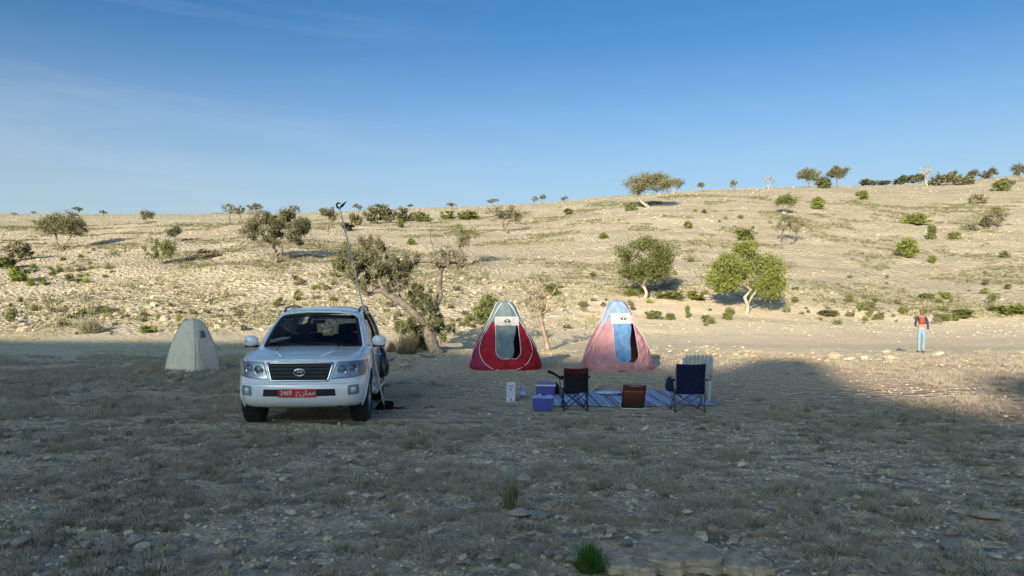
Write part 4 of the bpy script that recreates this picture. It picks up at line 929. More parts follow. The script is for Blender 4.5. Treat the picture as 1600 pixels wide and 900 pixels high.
    # side loops seen edge-on
    for sg in (-1, 1):
        aa = [(math.pi if sg < 0 else 0)+sg*0 for _ in range(2)]
        pts = []
        for z in np.linspace(H*.96, .05, 30):
            w_ = .55*math.sin(math.pi*min(1, (1-z/H)*1.0)**.8)*.9; pts.append(surf((math.pi if sg < 0 else 0)+(w_ if sg < 0 else -w_), z, .006))
        pipe_(pts)
        pts2 = []
        for z in np.linspace(topz, H*.97, 16): pts2.append(surf((math.pi+.12 if sg < 0 else -.12), z, .006))
        pipe_(pts2)
    b = MB(); b.box(tuple(front(-.02, .03, .02)), (.16, .03, .05)); b.build('tie_tab', M_BLACK if pipe is M_PIPEP else mat('tie_red', (.3, .12, .1), .7), t)
    return t
PR1 = [(0, 1.06), (.15, 1.10), (.4, 1.04), (.65, .96), (.9, .83), (1.14, .70), (1.35, .58), (1.58, .475), (1.8, .37), (1.95, .30), (2.03, .235), (2.07, .02)]
x0, y0, _ = XY(789, 579)
tent('pop_up_tent', 'red and grey pop-up tent with a white band over its half-open door', x0, y0, 2.09, PR1, M_RED, M_GREY, M_GREY, M_SLATE, M_PIPE, 1., rz=.03, skew=-.0)
x0, y0, _ = XY(972, 581)
PR2 = [(0, 1.02), (.15, 1.05), (.4, 1.01), (.65, .92), (.9, .81), (1.14, .69), (1.35, .57), (1.58, .475), (1.8, .385), (1.95, .315), (2.06, .235), (2.10, .02)]
tent('pop_up_tent', 'pink pop-up tent with a light blue top and blue door flap', x0, y0, 2.10, PR2, M_PINK, M_SKY, M_BLUE, M_PINK, M_PIPEP, 2.3, rz=.02, door=(-.22, .50, .28), flapx=.22, band=(1.40, 1.70), topz=1.36)

def toilet_tent():
    x, y, z = XY(285, 581); t = thing('privy_tent', 'small pale grey privy tent standing alone behind the white car', 'tent', (x, y+.7, z-.03), -.30)
    M_W = cloth('pale_grey_fabric', (.84, .71, .56), var=.04, bump=.25, bscale=5); M_S = mat('grey_seam', (.40, .36, .32), .7)
    prof = [(0, .73), (.15, .72), (.4, .68), (.65, .62), (.88, .53), (1.1, .44), (1.27, .35), (1.4, .26), (1.48, .16), (1.50, .02)]
    zs = [p[0] for p in prof]; rs = [p[1] for p in prof]; n_ = 5.
    def surf(a, z, off=0.): r = float(np.interp(z, zs, rs))*.80; c, s_ = math.cos(a), math.sin(a); k = (abs(c)**n_+abs(s_)**n_)**(-1/n_)*(1+.01*math.sin(5*a+6*z)); return Vector(((r*k+off)*c, (r*k+off)*s_, z))
    for i in range(4):
        b = MB(); a0 = math.pi/4+i*math.pi/2; b.grid(lambda u, v: surf(a0+u*math.pi/2, .01+1.485*v), 20, 24); b.build('wall_panel', M_W, t, True)
        b = MB(); b.tube([surf(a0, zz, .006) for zz in np.linspace(.01, 1.49, 30)], .008, 6); b.build('seam', M_S, t, True)
    b = MB(); A = -math.pi/4; b.tube([surf(-.05+.62*math.sin(math.pi*q)*(1 if False else -1)*.9+.3*0, .05+1.2*q, .008) for q in np.linspace(0, 1, 24)], .006, 6); b.build('door_zip', M_S, t, True)
    b = MB(); b.grid(lambda u, v: surf(-.35+.5*u, .95+.20*v, .006), 6, 4); b.build('window_mesh', M_GREY, t, True)
toilet_tent()

# folding chairs ----------------------------------------------------
M_NAVY = cloth('navy_fabric', (.010, .014, .045), var=.2, bump=.3); M_OXB = cloth('maroon_fabric', (.09, .014, .014), var=.2, bump=.3, scale=3); M_BLK = cloth('black_fabric', (.012, .012, .016), bump=.3)
M_STEEL = mat('dark_steel', (.03, .03, .035), .4, metal=.3, var=.1); M_GSTEEL = mat('grey_steel', (.14, .135, .13), .4, metal=.5, var=.1)
def camp_chair(u, row, W, H, seat, back_c, low_c, steel, label, rz, feet=False, cup=True, armz=.56):
    x, y, z = XY(u, row); t = thing('folding_chair', label, 'chair', (x, y+.28, z), rz); hw = W/2; D = .25
    def T(nm, pts, r=.009, m=steel): b = MB(); b.tube(pts, r, 8); b.build(nm, m, t, True)
    # crossing legs, back pair then front pair then sides
    for s in (-1, 1):
        T('leg', [(s*hw*.98, -D, .01), (-s*hw*.92, -D+.03, seat-.03)]); T('leg', [(s*hw*.98, D, .01), (-s*hw*.92, D-.03, seat-.03)])
        T('leg', [(s*hw, -D, .01), (s*hw*1.02, D*.9, seat)]); T('leg', [(s*hw, D, .01), (s*hw*1.02, -D*.9, seat)])
        T('back_post', [(s*hw*1.0, -D, .02), (s*hw*1.02, -D+.0, seat), (s*hw*.98, -D-.10, H)], .010)
        T('arm_post', [(s*hw*1.02, D*.9, seat-.02), (s*hw*1.16, D*.95, armz)])
        b = MB(); b.grid(lambda a, c: (s*hw*(1.07+.10*c)+(a-.5)*.06, -D-.03+(2*D+.1)*c, armz+.02+.05*(1-c)*(1 if s else 1)-.035*math.sin(math.pi*c)), 3, 10, flip=True); b.build('armrest', low_c, t, True, solid=.012)
    b = MB()
    def back(a, c):
        X = (a-.5)*W*(.94+.03*c); Y = -D-.012-.09*((seat+.0+(H-seat)*c)-seat)/(H-seat)-.05*math.sin(math.pi*a)*(1-.5*c); Z = seat-.03+(H-seat+.03)*c-.012*math.sin(math.pi*a)*c
        return (X, Y, Z)
    nz = 14; b.grid(back, 14, nz, flip=False)
    for k in range(len(b.m)): b.m[k] = 1 if (k % nz) < nz*.76 else 0
    b.build('backrest', [back_c, low_c], t, True, solid=.012)
    b = MB(); b.grid(lambda a, c: ((a-.5)*W*.96, -D+.02+(2*D)*c, seat-.05*math.sin(math.pi*a)*math.sin(math.pi*(c*.8+.1))-.015*(1-c)), 12, 10); b.build('seat', low_c, t, True, solid=.012)
    if feet:
        for sx in (-1, 1):
            for sy in (-1, 1): b = MB(); b.box((sx*hw*1.0, sy*D, .012), (.045, .045, .03), taper=.8); b.build('foot', M_BLACK, t, bevel=.006)
    return t
ch1 = camp_chair(899, 643, .42, .765, .36, M_OXB, M_BLK, M_STEEL, 'black and maroon folding camping chair seen from behind at the striped mat', .03, armz=.55)
b = MB(); b.tube([(-.23, -.2, .56), (-.30, -.05, .60), (-.37, .1, .64), (-.44, .2, .66)], [.02, .022, .026, .03], 8); b.build('arm_flap', M_BLK, ch1, True)
ch2 = camp_chair(1079, 645, .50, .84, .35, M_NAVY, M_NAVY, M_GSTEEL, 'larger navy folding camping chair with grey legs seen from behind', -.02, feet=True, armz=.50)

# bag hanging from the armrest of the navy chair
x, y, z = XY(1052, 645); t = thing('hanging_bag', 'small dark blue bag hanging on the arm of the navy chair', 'bag', (x-.02, y+.22, z+.36))
b = MB(); b.lathe((0, 0, 0), [(0, -.02), (.055, 0), (.075, .06), (.07, .12), (.045, .18), (.03, .21), (.036, .235), (0, .235)], 14, sy=.7); b.build('pouch', cloth('dark_blue_nylon', (.015, .025, .07)), t, True)
b = MB(); b.tube([(0, 0, .22), (.02, 0, .25), (.07, 0, .20), (.07, 0, .14)], .005, 6); b.build('strap', M_BLACK, t, True)

# white plastic garden chair behind it
M_PLAST = mat('white_plastic', (.38, .40, .40), .45, var=.04, spec=.5)
def garden_chair():
    x, y, z = XY(1088, 629); t = thing('garden_chair', 'white plastic garden chair with a scalloped slatted back behind the navy chair', 'chair', (x, y+.25, z), .03)
    n = 7; W = .50
    for i in range(n):
        xc = (i-(n-1)/2)*W/n; b = MB()
        def fn(a, c, xc=xc, i=i):
            X = xc+(a-.5)*W/n*.86; top = .885+.012*math.sin(math.pi*(i+.5)/n)+.022*math.sin(math.pi*a); Z = .42+(top-.42)*c; return (X*(1+.05*c), -.22-.14*c-.03*math.cos(X*3), Z)
        b.grid(fn, 4, 8); b.build('back_slat', M_PLAST, t, True, solid=.014)
    b = MB(); b.tube([(-.27, -.22, .41), (-.285, -.30, .62), (-.27, -.36, .86)], .018, 8); b.tube([(.27, -.22, .41), (.285, -.30, .62), (.27, -.36, .86)], .018, 8); b.tube([(-.26, -.28, .52), (0, -.315, .52), (.26, -.28, .52)], .016, 8); b.build('back_frame', M_PLAST, t, True)
    b = MB(); b.box((0, .02, .415), (.50, .48, .03)); b.build('seat', M_PLAST, t, bevel=.012)
    for sx in (-1, 1):
        for sy in (-1, 1): b = MB(); b.box((sx*.25, .0+sy*.23+.01, .205), (.055, .045, .41), taper=.85, M=Matrix.Rotation(.06*sx, 3, 'Y')); b.build('leg', M_PLAST, t, bevel=.006)
        b = MB(); b.tube([(sx*.27, -.26, .62), (sx*.29, 0, .65), (sx*.28, .22, .62), (sx*.265, .25, .42)], .02, 8); b.build('armrest', M_PLAST, t, True)
garden_chair()

# low beach chair with a striped orange-brown cloth
def beach_chair():
    x, y, z = XY(989, 639); t = thing('beach_chair', 'low legless beach chair with brown and orange striped cloth on the mat edge', 'chair', (x, y+.05, z), -.12)
    m = bpy.data.materials.new('striped_canvas'); m.use_nodes = True; n = m.node_tree.nodes; l = m.node_tree.links; p = n['Principled BSDF']; p.inputs['Roughness'].default_value = .85
    tc_ = n.new('ShaderNodeTexCoord'); sx_ = n.new('ShaderNodeSeparateXYZ'); l.new(tc_.outputs['Object'], sx_.inputs[0]); cr = n.new('ShaderNodeValToRGB'); cr.color_ramp.interpolation = 'CONSTANT'
    mr = n.new('ShaderNodeMapRange'); mr.inputs[1].default_value = 0; mr.inputs[2].default_value = .45; l.new(sx_.outputs[2], mr.inputs[0]); l.new(mr.outputs[0], cr.inputs[0])
    E = cr.color_ramp.elements; E[0].color = (.05, .014, .010, 1); E[1].position = .62; E[1].color = (.15, .028, .012, 1)
    for pos, c in ((.40, (.08, .018, .012)), (.70, (.22, .11, .09)), (.74, (.10, .025, .018)), (.88, (.09, .022, .014)), (.95, (.36, .13, .08))): e = E.new(pos); e.color = (*c, 1)
    l.new(cr.outputs[0], p.inputs['Base Color'])
    b = MB(); b.grid(lambda a, c: ((a-.5)*(.37+.02*c)+.035*c, -.02-.17*c-.025*math.sin(math.pi*a)-.015*math.sin(math.pi*c*2), .02+.41*c-.012*math.sin(math.pi*a)*c), 10, 14); b.build('backrest', m, t, True, solid=.012)
    b = MB(); b.grid(lambda a, c: ((a-.5)*.40, .0+.40*c, .05-.03*math.sin(math.pi*c)), 6, 8); b.build('seat', m, t, True, solid=.012)
    M_AL = mat('white_tube', (.66, .64, .60), .4, metal=.0, var=.05)
    b = MB(); b.tube([(-.205, .42, .03), (-.205, .02, .02), (-.19, -.08, .012), (-.15, -.12, .012), (.15, -.12, .012), (.19, -.08, .012), (.205, .02, .02), (.205, .42, .03)], .010, 8); b.build('frame', M_AL, t, True)
    b = MB(); b.tube([(-.195, 0, .02), (-.165, -.19, .44), (.235, -.19, .44), (.195, 0, .02)], .009, 8); b.build('back_frame', M_OXB, t, True)
    b = MB(); b.tube([(.0, -.13, .23), (.005, -.06, .04)], .005, 6); b.build('strap', M_AL, t, True)
beach_chair()

# striped mat -------------------------------------------------------
def striped_mat():
    xa, ya, za = XY(868, 636); xb, yb, _ = XY(1135, 636); xc_, yc, _ = XY(1130, 612); t_ = (xa+.0, ya, 0)
    m = bpy.data.materials.new('striped_weave'); m.use_nodes = True; n = m.node_tree.nodes; l = m.node_tree.links; p = n['Principled BSDF']; p.inputs['Roughness'].default_value = .8
    tc_ = n.new('ShaderNodeTexCoord'); sx_ = n.new('ShaderNodeSeparateXYZ'); l.new(tc_.outputs['Object'], sx_.inputs[0]); mo = n.new('ShaderNodeMath'); mo.operation = 'FRACT'; sc_ = n.new('ShaderNodeMath'); sc_.operation = 'MULTIPLY'; sc_.inputs[1].default_value = 1/.62
    l.new(sx_.outputs[0], sc_.inputs[0]); l.new(sc_.outputs[0], mo.inputs[0]); cr = n.new('ShaderNodeValToRGB'); cr.color_ramp.interpolation = 'CONSTANT'; l.new(mo.outputs[0], cr.inputs[0])
    E = cr.color_ramp.elements; E[0].color = (0.384, 0.432, 0.576, 1); E[1].position = .30; E[1].color = (0.16, 0.056, 0.12, 1)
    for pos, c in ((.10, (0.672, 0.72, 0.832)), (.14, (0.32, 0.384, 0.544)), (.36, (0.48, 0.432, 0.576)), (.44, (0.112, 0.144, 0.32)), (.50, (0.544, 0.608, 0.736)), (.62, (0.352, 0.432, 0.608)), (.80, (0.08, 0.096, 0.256)), (.88, (0.576, 0.624, 0.752)), (.93, (0.352, 0.4, 0.576))): e = E.new(pos); e.color = (*c, 1)
    nz_ = n.new('ShaderNodeTexNoise'); nz_.inputs['Scale'].default_value = 30; l.new(tc_.outputs['Object'], nz_.inputs['Vector']); mm = n.new('ShaderNodeMix'); mm.data_type = 'RGBA'; mm.blend_type = 'MULTIPLY'; mm.inputs[0].default_value = .4
    l.new(cr.outputs[0], mm.inputs[6]); l.new(nz_.outputs[0], mm.inputs[7]); l.new(mm.outputs[2], p.inputs['Base Color'])
    W = xb-xa; D = yc-ya; b = MB(); cx, cy = (xa+xb)/2, (ya+yc)/2
    b.grid(lambda a, c: ((a-.5)*W, (c-.5)*D, .025+G(cx+(a-.5)*W, cy+(c-.5)*D)+.008*math.sin(a*23)*math.sin(c*11)), 60, 24, flip=True)
    o = b.build('ground_mat', m, None, True, loc=(cx, cy, 0)); md = o.modifiers.new('solid', 'SOLIDIFY'); md.thickness = .01; tag(o, 'blue and maroon striped woven mat spread on the ground between the chairs', 'mat')
striped_mat()
x, y, z = XY(952, 619); t = thing('cushion', 'light blue folded cloth cushion lying on the striped mat', 'cushion', (x, y, z+.03), .1)
b = MB(); b.ell((0, 0, .045), (.27, .17, .045), 20); b.build('cover', cloth('light_blue_cloth', (.42, .52, .66)), t, True)
b = MB(); b.ell((.30, .08, .03), (.22, .12, .028), 16); b.build('fold', cloth('grey_blue_cloth', (.16, .19, .24)), t, True)
def stool():
    x, y, z = XY(928, 613); t = thing('wooden_stool', 'tiny folding wooden stool on the far side of the mat', 'stool', (x, y, z+.02), .3); M_WD = mat('light_wood', (.60, .44, .27), .6, var=.15, scale=20)
    for s in (-1, 1):
        b = MB(); b.tube([(-.14, s*.12, .0), (.12, s*.12, .24)], .012, 6); b.build('leg', M_WD, t, True); b = MB(); b.tube([(.14, s*.10, .0), (-.12, s*.10, .24)], .012, 6); b.build('leg', M_WD, t, True)
    b = MB(); b.grid(lambda a, c: ((a-.5)*.30, (c-.5)*.26, .235+.05*a-.02*math.sin(math.pi*a)), 6, 3); b.build('seat', mat('tan_canvas', (.45, .42, .38), .8), t, True, solid=.012)
    b = MB(); b.tube([(-.13, -.13, .245), (.17, -.13, .30)], .012, 6); b.build('rail', M_WD, t, True)
stool()
x, y, z = XY(892, 617); t = thing('blue_bag', 'blue crumpled bag on the mat partly hidden by the maroon chair', 'bag', (x, y, z+.02)); b = MB()
b.ell((0, 0, .08), (.17, .13, .09), 16); b.ell((.12, .05, .12), (.10, .08, .08), 12); b.build('body', cloth('cobalt_nylon', (.04, .08, .24)), t, True); b = MB(); b.tube([(-.08, -.1, .13), (0, -.12, .20), (.09, -.1, .14)], .008, 6); b.build('handle', M_BLACK, t, True)
x, y, z = XY(879, 616); t = thing('white_jug', 'small white jug standing in front of the blue bag near the cooler', 'jug', (x, y, z+.03)); b = MB(); b.lathe((0, 0, 0), [(0, 0), (.06, 0), (.065, .05), (.06, .12), (.03, .15), (.03, .17), (0, .17)], 14); b.build('body', M_PLAST, t, True); b = MB(); b.tube([(.05, 0, .12), (.09, 0, .1), (.08, 0, .04), (.06, 0, .03)], .007, 6); b.build('handle', M_PLAST, t, True)
b = MB(); x, y, z = XY(868, 618); t = thing('black_rucksack', 'small black rucksack leaning by the blue cooler', 'bag', (x, y, z)); b.ell((0, 0, .13), (.09, .08, .14), 14); b.build('body', M_BLK, t, True); b = MB(); b.tube([(-.03, 0, .26), (0, 0, .30), (.03, 0, .26)], .007, 6); b.build('handle', M_BLACK, t, True)

# cooler, storage box, bottle, carton --------------------------------
def cooler():
    x, y, z = XY(853, 621); t = thing('cool_box', 'dark blue cool box with a white lid behind the plastic storage box', 'cool box', (x, y+.13, z), -.12)
    M_CB = mat('blue_plastic', (.05, .065, .30), .4, var=.05, spec=.5); M_CW = mat('pale_lid_plastic', (.55, .58, .66), .45, var=.04, spec=.5)
    b = MB(); b.box((0, 0, .12), (.37, .24, .22), taper=1.05); b.build('body', M_CB, t, bevel=.015)
    b = MB(); b.box((0, 0, .24), (.405, .265, .035)); b.build('rim', M_CW, t, bevel=.012)
    b = MB(); b.box((0, 0, .275), (.38, .245, .045), taper=.94); b.build('lid', M_CB, t, bevel=.014)
    b = MB(); b.box((0, .0, .3), (.34, .20, .012)); b.build('lid_top', mat('slate_plastic', (.16, .19, .33), .5), t, bevel=.004)
    b = MB(); b.tube([(-.205, 0, .22), (-.21, -.125, .235), (-.19, -.14, .24), (.19, -.14, .24), (.21, -.125, .235), (.205, 0, .22)], .009, 6); b.build('handle', M_CW, t, True)
cooler()
def clear_mat(name, col, a=.55, rough=.12):
    m = bpy.data.materials.new(name); m.use_nodes = True; n = m.node_tree.nodes; l = m.node_tree.links; n.clear(); o = n.new('ShaderNodeOutputMaterial'); t = n.new('ShaderNodeBsdfTransparent'); t.inputs[0].default_value = (*col, 1)
    g_ = n.new('ShaderNodeBsdfPrincipled'); g_.inputs['Base Color'].default_value = (*col, 1); g_.inputs['Roughness'].default_value = rough; ms = n.new('ShaderNodeMixShader'); fr = n.new('ShaderNodeFresnel'); fr.inputs[0].default_value = 1.45
    ad = n.new('ShaderNodeMath'); ad.operation = 'ADD'; ad.inputs[1].default_value = a; ad.use_clamp = True; l.new(fr.outputs[0], ad.inputs[0]); l.new(ad.outputs[0], ms.inputs[0]); l.new(t.outputs[0], ms.inputs[1]); l.new(g_.outputs[0], ms.inputs[2]); l.new(ms.outputs[0], o.inputs[0]); return m
def storage_box():
    x, y, z = XY(849, 642); t = thing('storage_box', 'see-through violet plastic storage box full of supplies beside the maroon chair', 'storage box', (x, y+.12, z), -.15); M_V = clear_mat('violet_plastic', (.26, .29, .80), .24); M_L = mat('violet_lid', (.22, .26, .70), .4, var=.05, spec=.5)
    b = MB(); w_, d_, h_ = .36, .25, .22
    def side(x0, y0, x1, y1):
        b.add([(x0*.92, y0*.92, .005), (x1*.92, y1*.92, .005), (x1, y1, h_), (x0, y0, h_)], [(0, 1, 2, 3)])
    c = [(-w_/2, -d_/2), (w_/2, -d_/2), (w_/2, d_/2), (-w_/2, d_/2)]
    for i in range(4): side(*c[i], *c[(i+1) % 4])
    b.add([(q[0]*.92, q[1]*.92, .005) for q in c], [(0, 1, 2, 3)]); b.build('body', M_V, t)
    b = MB(); b.box((0, 0, h_+.008), (w_+.035, d_+.035, .024)); b.box((0, 0, h_+.03), (w_-.03, d_-.03, .022), taper=.95); b.build('lid', M_L, t, bevel=.006)
    for s in (-1, 1): b = MB(); b.box((s*(w_/2+.012), 0, h_-.02), (.018, .10, .05)); b.build('latch', M_L, t, bevel=.004)
    g = np.random.default_rng(3); cols = [(.5, .12, .08), (.5, .5, .48), (.08, .1, .3), (.45, .35, .2), (.6, .6, .62), (.2, .05, .2), (.1, .3, .35)]
    for i in range(9): b = MB(); hh = g.uniform(.08, .18); X = -.13+.034*i; b.box((X, g.uniform(-.07, .06), .012+hh/2), (.032, .06, hh), rz=g.normal()*.2); o = b.build('packed_item', mat('packed_item', cols[i % 7], .6), t)
    x2, y2 = x-.06, y+.02; t2 = thing('head_torch', 'round white head torch lying on the violet storage box', 'torch', (x2, y2, z+h_+.045)); b = MB(); b.lathe((0, 0, .02), [(0, -.022), (.022, -.02), (.026, .005), (.022, .012)], 14, axis='Y'); b.build('housing', M_BLACK, t2, True)
    b = MB(); b.lathe((0, -.024, .02), [(0, -.004), (.018, 0), (.02, .006)], 14, axis='Y'); b.build('lens', mat('lens_white', (.75, .78, .8), .2), t2, True); b = MB(); b.tube([(.02, 0, .02), (.06, .03, .012), (.12, .02, .012), (.10, -.02, .012), (.04, -.02, .012)], .008, 6); b.build('strap', M_BLACK, t2, True)
storage_box()
def bottle():
    x, y, z = XY(817, 624); t = thing('water_bottle', 'large clear plastic water bottle beside the white carton', 'bottle', (x, y+.07, z)); M_PET = clear_mat('clear_plastic', (.62, .72, .86), .22, .1)
    b = MB(); b.lathe((0, 0, 0), [(0, .004), (.066, .004), (.072, .02), (.070, .08), (.073, .09), (.070, .15), (.073, .16), (.062, .205), (.040, .25), (.020, .272), (.020, .288)], 24); b.build('body', M_PET, t, True)
    b = MB(); b.lathe((0, 0, 0), [(0, .008), (.064, .01), (.066, .10), (0, .101)], 20); b.build('water', clear_mat('water', (.6, .72, .85), .12, .05), t, True)
    b = MB(); b.lathe((0, 0, 0), [(.0725, .085), (.0735, .09), (.0735, .155), (.0725, .158)], 24); b.build('label', mat('bottle_label', (.50, .56, .70), .5, col2=(.30, .36, .55), scale=30), t, True)
    b = MB(); b.lathe((0, 0, 0), [(.023, .284), (.023, .302), (0, .304)], 16); b.build('cap', M_PLAST, t, True)
bottle()
def carton():
    x, y, z = XY(798, 629); t = thing('carton', 'tall white and blue printed carton standing at the end of the supplies', 'carton', (x, y+.05, z), .12); M_CT = mat('carton_card', (.62, .64, .70), .7, var=.05)
    b = MB(); b.box((0, 0, .195), (.165, .09, .385), M=Matrix.Rotation(.06, 3, 'X')); bx_ = b.build('box', M_CT, t, bevel=.004)
    b = MB(); M = Matrix.Rotation(.06, 3, 'X')
    def pr(xa, za, w_, h_): v = [M @ Vector((xa+sx*w_/2, -.0465, za+sz*h_/2)) for sx, sz in ((-1, -1), (1, -1), (1, 1), (-1, 1))]; b.add([q+Vector((0, 0, .195)) for q in v], [(0, 1, 2, 3)])
    g = np.random.default_rng(9)
    pr(0, .135, .11, .012); pr(.0, .115, .09, .006); pr(0, .085, .12, .010); pr(0, -.165, .11, .014); pr(.0, -.13, .035, .03); pr(0, .055, .034, .028)
    for r_ in range(7): 
        for c_ in range(3): pr(-.045+.045*c_+g.normal()*.004, .03-.02*r_, .02+.01*g.random(), .006)
    b.build('print', mat('blue_print', (.06, .08, .26), .7), bx_)
carton()
x, y, z = XY(795, 612); 

# the long pole leaning on the car -----------------------------------
def long_pole():
    x, y, z = XY(601, 640); p0 = Vector((x, y, z+.02)); yt = 11.7; tp = Vector(((531-800)/FPX*yt, yt, CAM_H+(HOR-326)*yt/FPX))
    t = thing('long_pole', 'tall thin pale pole with a hooked black head leaning on the white car', 'pole', p0); d = tp-p0; M_P = mat('pale_pole_paint', (.90, .86, .78), .3, metal=.2, var=.04)
    q = lambda f: d*f+Vector((.0, 0, 0))+Vector((.02, 0, .0))*math.sin(math.pi*f)
    b = MB(); b.tube([q(f) for f in np.linspace(0, .52, 12)], .015, 10); b.build('lower_tube', M_P, t, True); b = MB(); b.tube([q(f) for f in np.linspace(.5, 1, 12)], .012, 10); b.build('upper_tube', M_P, t, True)
    b = MB(); b.tube([q(.49), q(.53)], .021, 10); b.build('clamp', M_BLACK, t, True)
    b = MB(); e = d; b.tube([e, e+Vector((-.035, 0, .02)), e+Vector((-.05, 0, .06)), e+Vector((-.035, 0, .085)), e+Vector((.01, 0, .08))], [.014, .016, .016, .014, .01], 8); b.build('hook', M_STEEL, t, True)
    b = MB(); b.tube([e+Vector((.0, 0, .01)), e+Vector((.04, 0, .05)), e+Vector((.10, 0, .11))], [.010, .022, .004], 8); b.build('blade', M_STEEL, t, True)
    # brush and rumpled black cloth at its foot
    x, y, z = XY(600, 640); h = thing('brush_head', 'black broom brush with a wooden block at the foot of the tall pole', 'brush', (x+.0, y+.02, z+.01), .1)
    b = MB(); b.box((0.05, 0, .165), (.22, .07, .035)); b.build('block', mat('worn_wood', (.42, .32, .2), .7), h, bevel=.008)
    b = MB(); g = np.random.default_rng(2)
    for i in range(70): X = g.uniform(-.05, .15); b.tube([(X, g.uniform(-.03, .03), .15), (X*1.3-.03+g.normal()*.02, g.normal()*.05, .07), (X*1.6-.07+g.normal()*.03, g.normal()*.07, .0)], [.012, .014, .007], 4)
    b.build('bristles', M_BLK, h)
    c = thing('black_strap', 'short black strap lying on the ground beside the brush', 'strap', (x+.2, y+.02, z)); b = MB(); b.tube([(-.08, 0, .02), (-.02, .03, .03), (.05, -.02, .02), (.12, .01, .03), (.2, .0, .02)], [.02, .014, .022, .014, .01], 6); b.build('webbing', M_BLK, c, True)
long_pole()

# standing person ----------------------------------------------------
def skin_obj(name, nodes, edges, m, parent, root=0, sub=2):
    me = bpy.data.meshes.new(name); me.from_pydata([n[0] for n in nodes], edges, []); o = link(name, me, parent); me.materials.append(m)
    md = o.modifiers.new('skin', 'SKIN'); 
    for i, n in enumerate(nodes): r = n[1]; r = r if isinstance(r, tuple) else (r, r); me.skin_vertices[0].data[i].radius = r; me.skin_vertices[0].data[i].use_root = (i == root)
    md.use_smooth_shade = True; s = o.modifiers.new('sub', 'SUBSURF'); s.levels = s.render_levels = sub
    dg = bpy.context.evaluated_depsgraph_get(); me2 = bpy.data.meshes.new_from_object(o.evaluated_get(dg)); me2.name = name; o.modifiers.clear(); o.data = me2
    if not me2.materials: me2.materials.append(m)
    me2.polygons.foreach_set('use_smooth', [True]*len(me2.polygons)); return o
def person():
    x, y, z = XY(1440, 551); t = thing('person', 'person in light blue jeans and a navy top seen from behind beside the dirt track', 'person', (x, y, z), -.25); t.scale = (.90, .95, 1.0)
    M_SK = mat('skin', (.50, .27, .18), .6, var=.08); M_JN = cloth('light_denim', (.22, .32, .42)); M_NV = cloth('navy_sleeves', (.035, .045, .10)); M_OR = cloth('rust_orange', (.32, .075, .03)); M_PK = cloth('pink_shirt', (.55, .24, .25)); M_HR = mat('auburn_hair', (.17, .09, .05), .6, var=.25, scale=30)
    # body: one continuous surface
    N_ = [((0, 0, .95), (.135, .095)), ((0, .0, 1.12), (.12, .085)), ((0, .0, 1.30), (.15, .10)), ((0, 0, 1.41), (.11, .07)), ((0, .01, 1.49), .05), ((0, .015, 1.56), (.068, .078)), ((0, .015, 1.645), (.072, .085)), ((0, .01, 1.70), (.045, .05)),
          ((-.085, 0, .86), (.085, .085)), ((-.10, .0, .48), .055), ((-.115, -.02, .26), .048), ((-.12, -.04, .07), .036), ((-.125, .05, .035), (.04, .03)), ((-.13, .12, .025), (.035, .022)),
          ((.085, 0, .86), (.085, .085)), ((.085, .01, .48), .055), ((.075, .0, .26), .048), ((.07, -.01, .07), .036), ((.085, .08, .035), (.04, .03)), ((.10, .15, .025), (.035, .022)),
          ((-.17, 0, 1.38), .055), ((-.22, -.01, 1.24), .042), ((-.255, .02, 1.12), .036), ((-.20, .12, 1.04), .030), ((-.12, .20, 1.03), .024), ((-.08, .22, 1.03), (.03, .02)),
          ((.17, 0, 1.38), .055), ((.225, -.01, 1.22), .042), ((.25, .0, 1.08), .036), ((.265, .03, .92), .029), ((.27, .045, .84), .023), ((.275, .05, .79), (.018, .032))]
    E_ = [(0, 1), (1, 2), (2, 3), (3, 4), (4, 5), (5, 6), (6, 7), (0, 8), (8, 9), (9, 10), (10, 11), (11, 12), (12, 13), (0, 14), (14, 15), (15, 16), (16, 17), (17, 18), (18, 19), (3, 20), (20, 21), (21, 22), (22, 23), (23, 24), (24, 25), (3, 26), (26, 27), (27, 28), (28, 29), (29, 30), (30, 31)]
    bd = skin_obj('body', N_, E_, M_SK, t)
    # fingers of the hanging hand
    for nm, x0_, (dx, dy, dz), L_ in (('finger', (.275, .072, .765), (0, .01, -1), .055), ('finger', (.275, .058, .758), (0, .0, -1), .065), ('finger', (.275, .043, .758), (0, -.01, -1), .062), ('finger', (.275, .030, .765), (0, -.02, -1), .048), ('thumb', (.265, .082, .80), (-.3, .6, -.8), .045)):
        b = MB(); P0 = Vector(x0_); dv = Vector((dx, dy, dz)).normalized(); b.tube([P0-dv*.01, P0+dv*L_*.5+Vector((-.004, 0, 0)), P0+dv*L_+Vector((-.014, 0, 0))], [.0085, .008, .006], 6); b.build(nm, M_SK, bd, True)
    skin_obj('jeans', [((0, 0, 1.0), (.140, .10)), ((0, 0, .92), (.15, .115)), ((-.088, 0, .80), (.088, .095)), ((-.10, 0, .48), (.070, .07)), ((-.116, -.02, .26), (.066, .062)), ((-.12, -.035, .07), (.064, .06)), ((.088, 0, .80), (.088, .095)), ((.085, .01, .48), (.070, .07)), ((.076, 0, .26), (.066, .062)), ((.07, -.01, .07), (.064, .06))],
             [(0, 1), (1, 2), (2, 3), (3, 4), (4, 5), (1, 6), (6, 7), (7, 8), (8, 9)], M_JN, t)
    skin_obj('shirt', [((0, 0, .97), (.150, .118)), ((0, 0, 1.05), (.142, .108)), ((0, 0, 1.20), (.14, .10))], [(0, 1), (1, 2)], M_PK, t)
